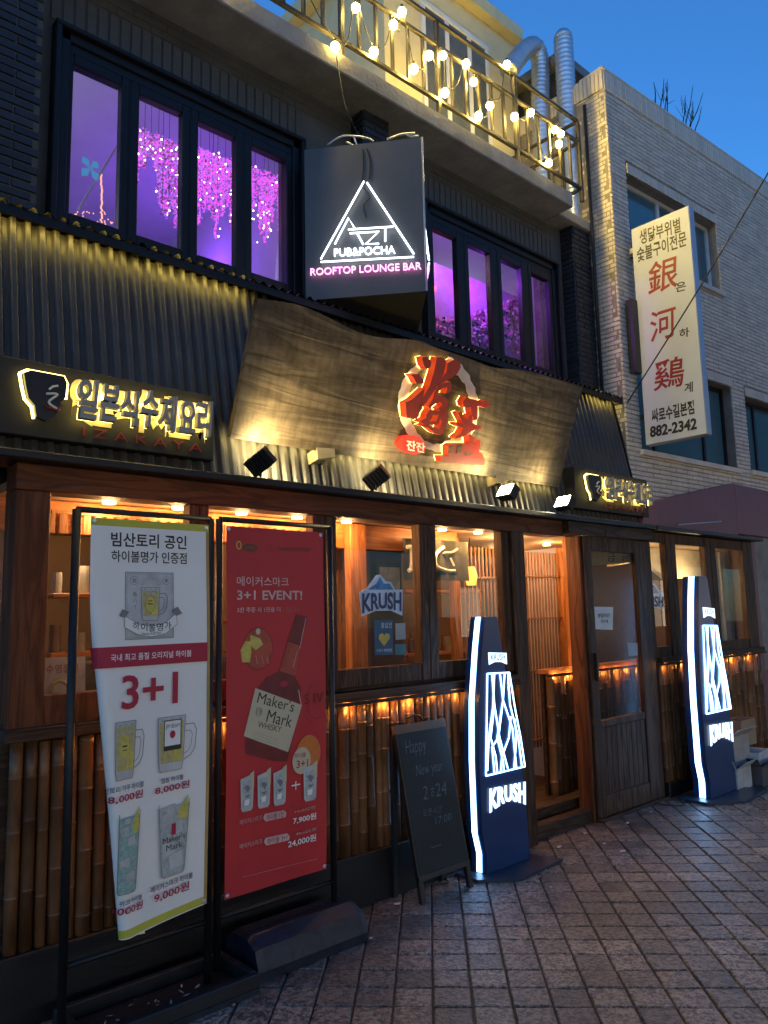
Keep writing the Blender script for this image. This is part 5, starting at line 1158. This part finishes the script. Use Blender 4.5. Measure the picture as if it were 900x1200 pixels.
ink = Mt['ink']; crim = mat('banner_crimson', (.42, .015, .045), .6, var=.05); wcl = mat('banner_white', (.86, .83, .78), .55, var=.05, scale=2); yel = mat('banner_yellow', (.55, .50, .06), .6, var=.05)
beer = mat('print_beer', (.50, .42, .16), .6, var=.25, scale=60); glassp = mat('print_glass', (.42, .44, .42), .6, var=.3, scale=90); aqua = mat('print_aqua', (.28, .42, .38), .6, var=.3, scale=60); lemon = mat('print_lemon', (.60, .50, .10), .6, var=.2, scale=40); grey = mat('print_grey', (.20, .20, .21), .6); lgrey = mat('print_light', (.52, .52, .50), .6); gold = mat('banner_gold_edge', (.45, .28, .08), .6)
def mug(px0, py0, px1, py1, fill, handle=True):
    a = bn1(px0, py0); c = bn1(px1, py1); w, h = c[0]-a[0], c[1]-a[1]; g = lambda u, v: (a[0]+w*u, a[1]+h*v); L_ = []
    L_.append((lgrey, F2.poly([g(0, .05), g(.04, .86), g(.10, 1), g(.86, 1), g(.92, .86), g(1, .05)])))
    L_.append((fill, F2.poly([g(.05, .14), g(.10, .86), g(.88, .86), g(.94, .14)])))
    for k in range(5): q = g(.2+.15*k, .12+.12*(k % 2)); L_.append((glassp, F2.disc(q[0], q[1], w*.10, w*.09, 7)))
    L_.append((lemon, F2.poly([g(.62, .5), g(.92, .58), g(.88, .84), g(.55, .84)])))
    L_.append((grey, F2.line([g(0, .05), g(.04, .86), g(.10, 1), g(.86, 1), g(.92, .86), g(1, .05), g(0, .05)], .0022)))
    if handle: L_.append((grey, F2.line([g(1, .22), g(1.32, .22), g(1.42, .34), g(1.36, .66), g(1.2, .78), g(.95, .84)], .003))); L_.append((grey, F2.line([g(.98, .34), g(1.2, .34), g(1.26, .42), g(1.2, .62), g(1.1, .70), g(.95, .74)], .0022)))
    return L_
p1 = [(yel, F2.rect(0, 0, W1, .030)), (gold, F2.rect(W1-.014, .03, W1, H1, 2, 60)),
      (yel, F2.rect(W1*.0, H1-.032, W1-.014, H1-.004, 40, 4))]
p1 += [(ink, T1('빔산토리 공인', 126, 626.5, 214, 643, .03)), (ink, T1('하이볼명가 인증점', 126, 647, 214, 660.5, .02))]
a = bn1(142, 671); c = bn1(197, 747); p1 += [(lgrey, F2.rect(*a, *c, 6, 6)), (grey, F2.line([a, (c[0], a[1]), c, (a[0], c[1]), a], .0025)), (grey, F2.line([(a[0]+.006, a[1]+.006), (c[0]-.006, a[1]+.006), (c[0]-.006, c[1]-.006), (a[0]+.006, c[1]-.006), (a[0]+.006, a[1]+.006)], .0012))]
for cx, ch in ((152, '名'), (190, '家')):
    q = bn1(cx, 681); p1 += [(grey, F2.ring(q[0], q[1], .016, .016, .0016)), (ink, F2.text(ch, q[0]-.008, q[1]-.008, q[0]+.008, q[1]+.008))]
q = bn1(171, 688)
for i in range(13): t_ = PI*(1.08+.84*i/12); p1.append((grey, F2.line([(q[0]+.03*math.cos(t_), q[1]+.03*math.sin(t_)), (q[0]+.05*math.cos(t_), q[1]+.05*math.sin(t_))], .0012)))
for i, ch in enumerate('角ハイ'): p1.append((grey, T1(ch, 150, 694+i*7, 154.5, 700+i*7)))
p1 += mug(160, 687, 181, 727, beer); q = bn1(170, 708); p1 += [(lemon, F2.disc(q[0], q[1], .020, .034)), (grey, F2.ring(q[0], q[1], .020, .034, .002)), (ink, F2.line([(q[0]-.012, q[1]), (q[0]+.012, q[1])], .004)), (crim, F2.line([(q[0]-.010, q[1]-.012), (q[0]+.010, q[1]-.012)], .004))]
rib = [bn1(x, y) for x, y in ((140, 722), (155, 731), (171, 734), (187, 730), (200, 719))]; rib2 = [bn1(x, y) for x, y in ((201, 731), (188, 742), (171, 746), (154, 743), (139, 735))]
p1 += [(wcl, F2.poly(rib+rib2)), (grey, F2.line(rib+rib2+rib[:1], .0018)), (grey, F2.poly([bn1(140, 724), bn1(133, 722), bn1(137, 714), bn1(145, 717)])), (grey, F2.poly([bn1(200, 722), bn1(207, 719), bn1(202, 711), bn1(194, 716)]))]
for i, ch in enumerate('하이볼명가'): x = 149+9.3*i; yy = 733-2.2*math.sin(PI*i/4)*-1; p1.append((ink, T1(ch, x, yy-4.5, x+7.5, yy+4.5, .01)))
p1 += [(ink, T1('Premium SUNTORY', 159, 740.5, 182, 743.5, .0, shear=.3))]
a = bn1(108, 757); c = bn1(238, 773); p1 += [(crim, F2.rect(0, a[1]+.004, W1-.014, c[1]+.004, 30, 4)), (wcl, T1('국내 최고 품질 오리지널 하이볼', 122, 763.5, 217, 771.5, .015))]
p1 += [(crim, T1('3+1', 135, 788, 201, 826, .03))]
p1 += mug(127, 840, 150, 905, beer); q = bn1(137.5, 870); p1 += [(lemon, F2.disc(q[0], q[1], .018, .040)), (ink, F2.line([(q[0]-.010, q[1]), (q[0]+.010, q[1])], .006)), (ink, F2.line([(q[0]-.010, q[1]+.014), (q[0]+.010, q[1]+.014)], .003))]
p1 += mug(178, 836, 209, 897, beer); a = bn1(185, 843); c = bn1(204, 874); p1 += [(wcl, F2.rect(*a, *c, 4, 4)), (ink, F2.line([a, (c[0], a[1]), c, (a[0], c[1]), a], .004)), (ink, T1('JIM BEAM', 186.5, 846, 202.5, 852, .0)), (ink, F2.rect(a[0], c[1]-.016, c[0], c[1], 3, 2))]; q = bn1(194.5, 858); p1 += [(crim, F2.disc(q[0], q[1], .012, .015))]
for t_, a_, c_ in (('산토리 가쿠 하이볼', (118, 917), (161, 911)),): pass
p1 += [(ink, T1('산토리 가쿠 하이볼', 117, 913, 160, 920, .01)), (crim, T1('8,000원', 121, 922, 159, 932, .03)), (ink, T1('짐빔 하이볼', 181, 906, 207, 912, .02)), (crim, T1('8,000원', 174, 914, 214, 923.5, .03))]
def tall(px0, py0, px1, py1, fill):
    a = bn1(px0, py0); c = bn1(px1, py1); w, h = c[0]-a[0], c[1]-a[1]; g = lambda u, v: (a[0]+w*u, a[1]+h*v)
    L_ = [(fill, F2.poly([g(0, .06), g(.14, .97), g(.2, 1), g(.8, 1), g(.86, .97), g(1, .06)])), (lemon, F2.poly([g(.62, .16), g(.95, -.06), g(.97, .24), g(.7, .3)]))]
    for (u, v, s) in ((.3, .22, .2), (.62, .36, .2), (.36, .62, .22), (.6, .8, .24), (.4, .1, .14)): q = g(u, v); L_ += [(lgrey, F2.poly([(q[0]-w*s, q[1]-w*s*.7), (q[0]+w*s*.8, q[1]-w*s), (q[0]+w*s, q[1]+w*s*.8), (q[0]-w*s*.8, q[1]+w*s)])), (grey, F2.line([(q[0]-w*s, q[1]-w*s*.7), (q[0]+w*s*.8, q[1]-w*s), (q[0]+w*s, q[1]+w*s*.8)], .0012))]
    L_.append((grey, F2.line([g(0, .0), g(.14, .97), g(.2, 1), g(.8, 1), g(.86, .97), g(1, .0)], .0022))); return L_
p1 += tall(131, 946, 154, 1030, aqua); p1 += tall(178, 938, 213, 1014, glassp)
p1 += [(crim, F2.rect(*bn1(193, 960), *bn1(198, 972), 2, 2)), (ink, T1("Maker's", 183, 973, 209, 980, .0)), (ink, T1('Mark', 187, 982, 206, 989, .0))]
p1 += [(ink, T1('위크 하이볼', 135, 1038, 158, 1044, .02)), (crim, T1('9,000원', 126, 1046, 159, 1056, .03)), (ink, T1('메이커스마크 하이볼', 169, 1023, 218, 1030, .02)), (crim, T1('9,000원', 173, 1032, 214, 1043, .03))]
cloth('banner', surf1, W1, H1, wcl, p1, 'white hanging menu banner with 3+1 in red and highball glasses at the left', 'banner')

# --- banner 2: red whisky banner
YB2 = Y2-.02; P2b = Plane((0, YB2, 0), (0, -1, 0)); XL2, XR2 = P2b.at(264, 700).x, P2b.at(379, 700).x; ZT2 = (P2b.at(262, 617).z+P2b.at(377, 623).z)/2; W2 = XR2-XL2; H2 = ZT2-(P2b.at(265, 1050).z+P2b.at(388, 1020).z)/2
def bn2(px, py): p = P2b.at(px, py); return (p.x-XL2, ZT2-p.z)
def surf2(x, y, d): return Vector((XL2+x, YB2-.010*math.sin(PI*min(1, y/H2))-.004*math.sin(x*9+1)-.003*math.sin(y*7+x*6)*math.sin(y*2.2)-d, ZT2-y))
def T2(t, x0, y0, x1, y1, off=0., **k): xm = (x0+x1)/2; k['rot'] = k.get('rot', 0) if k.get('rot', 0) > .05 else 0; return F2.text(t, bn2(x0, y0)[0], bn2(xm, y0)[1], bn2(x1, y1)[0], bn2(xm, y1)[1], off*.6, **k)
red = mat('banner_red', (.50, .024, .028), .55, var=.18, scale=1.6); pink = mat('print_pale_pink', (.62, .42, .38), .6); dred = mat('print_dark_red', (.16, .014, .014), .5, var=.3, scale=12); amber = mat('print_amber', (.40, .060, .03), .5, var=.3, scale=10); lab = mat('print_label', (.58, .50, .33), .6, var=.06); orange = mat('print_orange', (.62, .17, .03), .6, var=.2, scale=10); olive = mat('print_olive', (.09, .06, .03), .6)
def r2p(*pts): return [bn2(x, y) for x, y in pts]
p2 = []
q = bn2(292, 642); p2 += [(olive, F2.disc(q[0], q[1], .042, .018)), (yel, F2.ring(bn2(279, 639)[0], bn2(279, 639)[1], .011, .017, .005)), (red, F2.text('ADDRESS', q[0]-.03, q[1]-.008, q[0]+.03, q[1]+.008)), (olive, F2.line(r2p((310, 639), (319, 648)), .0016)), (olive, F2.line(r2p((319, 639), (310, 648)), .0016)), (olive, T2('Premium SUNTORY', 325, 641, 364, 646, .005, shear=.3))]
p2 += [(pink, T2('메이커스마크', 276, 676, 338, 687, .008)), (pink, T2('3+1 EVENT!', 276, 692, 354, 703, .035)), (pink, T2('3잔 주문 시 1잔을 더', 276, 711.5, 328, 717.5, .02)), (mat('print_faint', (.45, .14, .14), .6), T2('드립니다', 330, 711.5, 350, 717.5))]
# tumbler and lemon peel
q = bn2(301, 760); p2 += [(amber, F2.disc(q[0], q[1], .078, .092)), (dred, F2.ring(q[0], q[1], .078, .092, .003)), (lemon, F2.poly(r2p((286, 751), (292, 752), (293, 765), (291, 776), (282, 776), (280, 762)))), (lemon, F2.poly(r2p((292, 744), (303, 748), (307, 755), (298, 762), (291, 756)))), (lab, F2.disc(*bn2(301, 740), .012, .014))]
for xx in (298, 305, 311): p2.append((pink, F2.line(r2p((xx, 768), (xx+2, 778)), .0015)))
# bottle
p2 += [(dred, F2.poly(r2p((347, 720), (360, 723), (351, 757), (336, 752)))), (amber, F2.poly(r2p((336, 752), (351, 757), (344, 793), (326, 786)))), (dred, F2.poly(r2p((326, 786), (344, 792), (351, 806), (350, 830), (335, 892), (318, 891), (286, 883), (285, 870), (296, 812), (309, 795)))), (pink, F2.line(r2p((358, 724), (350, 760)), .003)), (pink, F2.line(r2p((347, 763), (342, 782)), .002)), (crim, F2.disc(*bn2(331, 801), .022, .014)), (pink, F2.line(r2p((348, 808), (351, 826)), .004))]
p2 += [(lab, F2.poly(r2p((297, 806), (352, 826), (336, 881), (283, 862))))]
rt_ = .30
p2 += [(ink, T2("Maker's", 299, 816, 344, 829, .0, rot=rt_)), (ink, T2('Mark', 310, 835, 341, 849, .0, rot=rt_)), (ink, F2.ring(*bn2(301, 834), .016, .018, .0016)), (ink, T2('S IV', 297.5, 830, 304.5, 837, .0, rot=rt_)), (olive, T2('WHISKY', 299, 848, 328, 855, .008, rot=rt_))]
for k in range(4): p2.append((grey, F2.line(r2p((294, 857+k*3.2), (324, 867+k*3.2)), .0011)))
# big faint seal, orange, price disc
q = bn2(369, 820); p2 += [(dred, F2.line([(q[0]+.055*math.cos(t_), q[1]+.085*math.sin(t_)) for t_ in [PI*.35+i*PI*1.15/20 for i in range(21)]], .002)), (dred, T2('S IV', 355, 812, 377, 824)), (dred, F2.line(r2p((352, 835), (360, 832), (357, 842), (364, 845)), .002))]
q = bn2(360, 883); p2 += [(orange, F2.disc(q[0], q[1], .070, .085))]; q = bn2(352, 891); p2 += [(lab, F2.disc(q[0], q[1], .052, .060)), (crim, T2('하이볼', 343, 882, 357, 888, .01, rot=-.25)), (crim, T2('3+1', 346, 890, 360, 899, .03, rot=-.25))]
def sm(px, py):
    g = lambda x, y: bn2(px+x, py+y-x*.22); return [(lgrey, F2.poly([g(-8, -18), g(0, -20), g(8, -22), g(7, 18), g(5, 21), g(-5, 21), g(-7, 18)])), (glassp, F2.poly([g(-6, -14), g(6, -15), g(5, 15), g(-5, 15)])), (grey, F2.poly([g(-4, -8), g(0, -10), g(4, -6), g(1, 0)])), (lab, F2.poly([g(3, -22), g(8, -25), g(8, -5), g(5, -6)])), (grey, F2.poly([g(-3, 2), g(4, 2), g(0, 6)])), (wcl, F2.poly([g(-3, 8), g(3, 7), g(2, 14), g(-3, 14)]))]
for x, y in ((287, 929), (307, 925), (326, 922), (362, 917)): p2 += sm(x, y)
p2 += [(wcl, F2.line(r2p((340, 920.5), (350, 918.5)), .006)), (wcl, F2.line(r2p((345, 915), (345, 925)), .005))]
p2 += [(pink, T2('메이커스마크', 278.5, 957, 305, 963, .0, rot=-.06)), (pink, F2.poly(r2p((308, 953), (331, 949), (334, 952), (333, 957), (309, 962), (306, 958)))), (crim, T2('하이볼 1잔', 310, 952, 331, 959, .02, rot=-.06)), (pink, T2('10,000원', 344, 946, 368, 950, 0, rot=-.06)), (wcl, T2('7,900원', 342, 954.5, 369, 963, .03, rot=-.06)),
       (pink, T2('메이커스마크', 278.5, 985, 305, 991, .0, rot=-.06)), (pink, F2.poly(r2p((309, 981), (335, 976), (338, 980), (337, 984), (310, 990), (307, 986)))), (crim, T2('하이볼 3+1', 311, 979.5, 335, 986.5, .02, rot=-.06)), (pink, T2('40,000원', 345, 972, 369, 976, 0, rot=-.06)), (wcl, T2('24,000원', 336, 980.5, 369, 989.5, .03, rot=-.06)), (dred, F2.line(r2p((343, 949), (369, 946)), .002)), (dred, F2.line(r2p((344, 975), (370, 972)), .002)), (pink, F2.line(r2p((281, 1027), (371, 1006)), .0009))]
cloth('banner', surf2, W2, H2, red, p2, 'red hanging banner with a whisky bottle and 3+1 EVENT lettering', 'banner')

# ================================================================== boxes, scraps by the right-hand sign
wm = mat('box_white', (.5, .5, .49), .7)
def carton(x, y, z, w, d, h, m, lab_, op=True, rot=0.):
    t = thing('cardboard_box', (x, y, z), lab_, 'box'); th = .005
    b = B(); b.box(0, w, 0, d, 0, th); b.box(0, w, 0, th, th, h); b.box(0, w, d-th, d, th, h); b.box(0, th, th, d-th, th, h); b.box(w-th, w, th, d-th, th, h); b.build('body', m, t, loc=t.location)
    if op:
        f = B(); f.obox((0, 0, h), (w, 0, 0), (0, -.07, .06), (0, .003, .004)); f.obox((0, 0, h), (0, d, 0), (-.06, 0, .07), (.004, 0, .003)); f.build('flap', m, t, loc=t.location)
    t.rotation_euler[2] = rot; return t
carton(6.36, 2.86, .012, .30, .22, .17, wm, 'white open carton on the ground right of the second bottle sign', True, .05)
carton(6.38, 2.90, .19, .34, .25, .24, mat('box_grey', (.36, .33, .31), .8), 'large open grey carton stacked on the white one beside the wing')
carton(6.69, 2.80, .012, .36, .26, .15, mat('box_dark', (.10, .09, .09), .8), 'low dark carton on the ground at the right edge', True, -.05)
carton(6.70, 2.82, .175, .28, .20, .10, wm, 'small white box on the low dark carton at the right edge', False, .1)
carton(6.86, 3.02, .28, .30, .16, .22, Mt['cardboard'], 'tan cardboard box behind the small white box at the right edge', False, 0)
SW = ['large crumpled pale scrap at the wall foot behind the navy base', 'long white scrap of litter left of the chalkboard legs', 'small scrap just right of the near bottle sign base, by the post', 'pale scrap in front of the entrance threshold', 'larger scrap on the pavers left of the threshold', 'scrap near the foot of the door, nearer the threshold',
 'white scrap on the pavers out from the middle of the door', 'scrap close under the right end of the door', 'tiny scrap beside the right tip of the near sign base plate', 'tiny scrap in front of the near sign base plate', 'tiny scrap out from the near sign base plate, second from it', 'tiny scrap furthest out from the near sign base plate',
 'pale scrap between the door and the far bottle sign', 'scrap in front of the black tray at the bottom left', 'tiny scrap beneath the chalkboard between its legs', 'tiny scrap right of the navy rounded base']
for i, (px, py, s_) in enumerate(((423, 1044, .07), (466, 1060, .03), (612, 995, .02), (686, 977, .022), (655, 993, .03), (708, 989, .022), (730, 998, .028), (763, 952, .024), (640, 1020, .012), (632, 1028, .01), (645, 1040, .012), (600, 1049, .010), (735, 965, .02), (242, 1172, .018), (545, 1037, .01), (435, 1100, .012))):
    p = atG(px, py, .016); a = R_.uniform(0, 6); b = B(); n_ = 7; b.prism([p+Vector((math.cos(a+2*PI*k/n_)*s_*R_.uniform(.4, 1), math.sin(a+2*PI*k/n_)*s_*.55*R_.uniform(.5, 1), R_.uniform(0, .006))) for k in range(n_)], (0, 0, .002))
    o = b.build('paper_scrap', Mt['paper']); tag(o, SW[i], 'litter', 'scraps of litter on the pavers')
# crumpled plastic near the wall foot
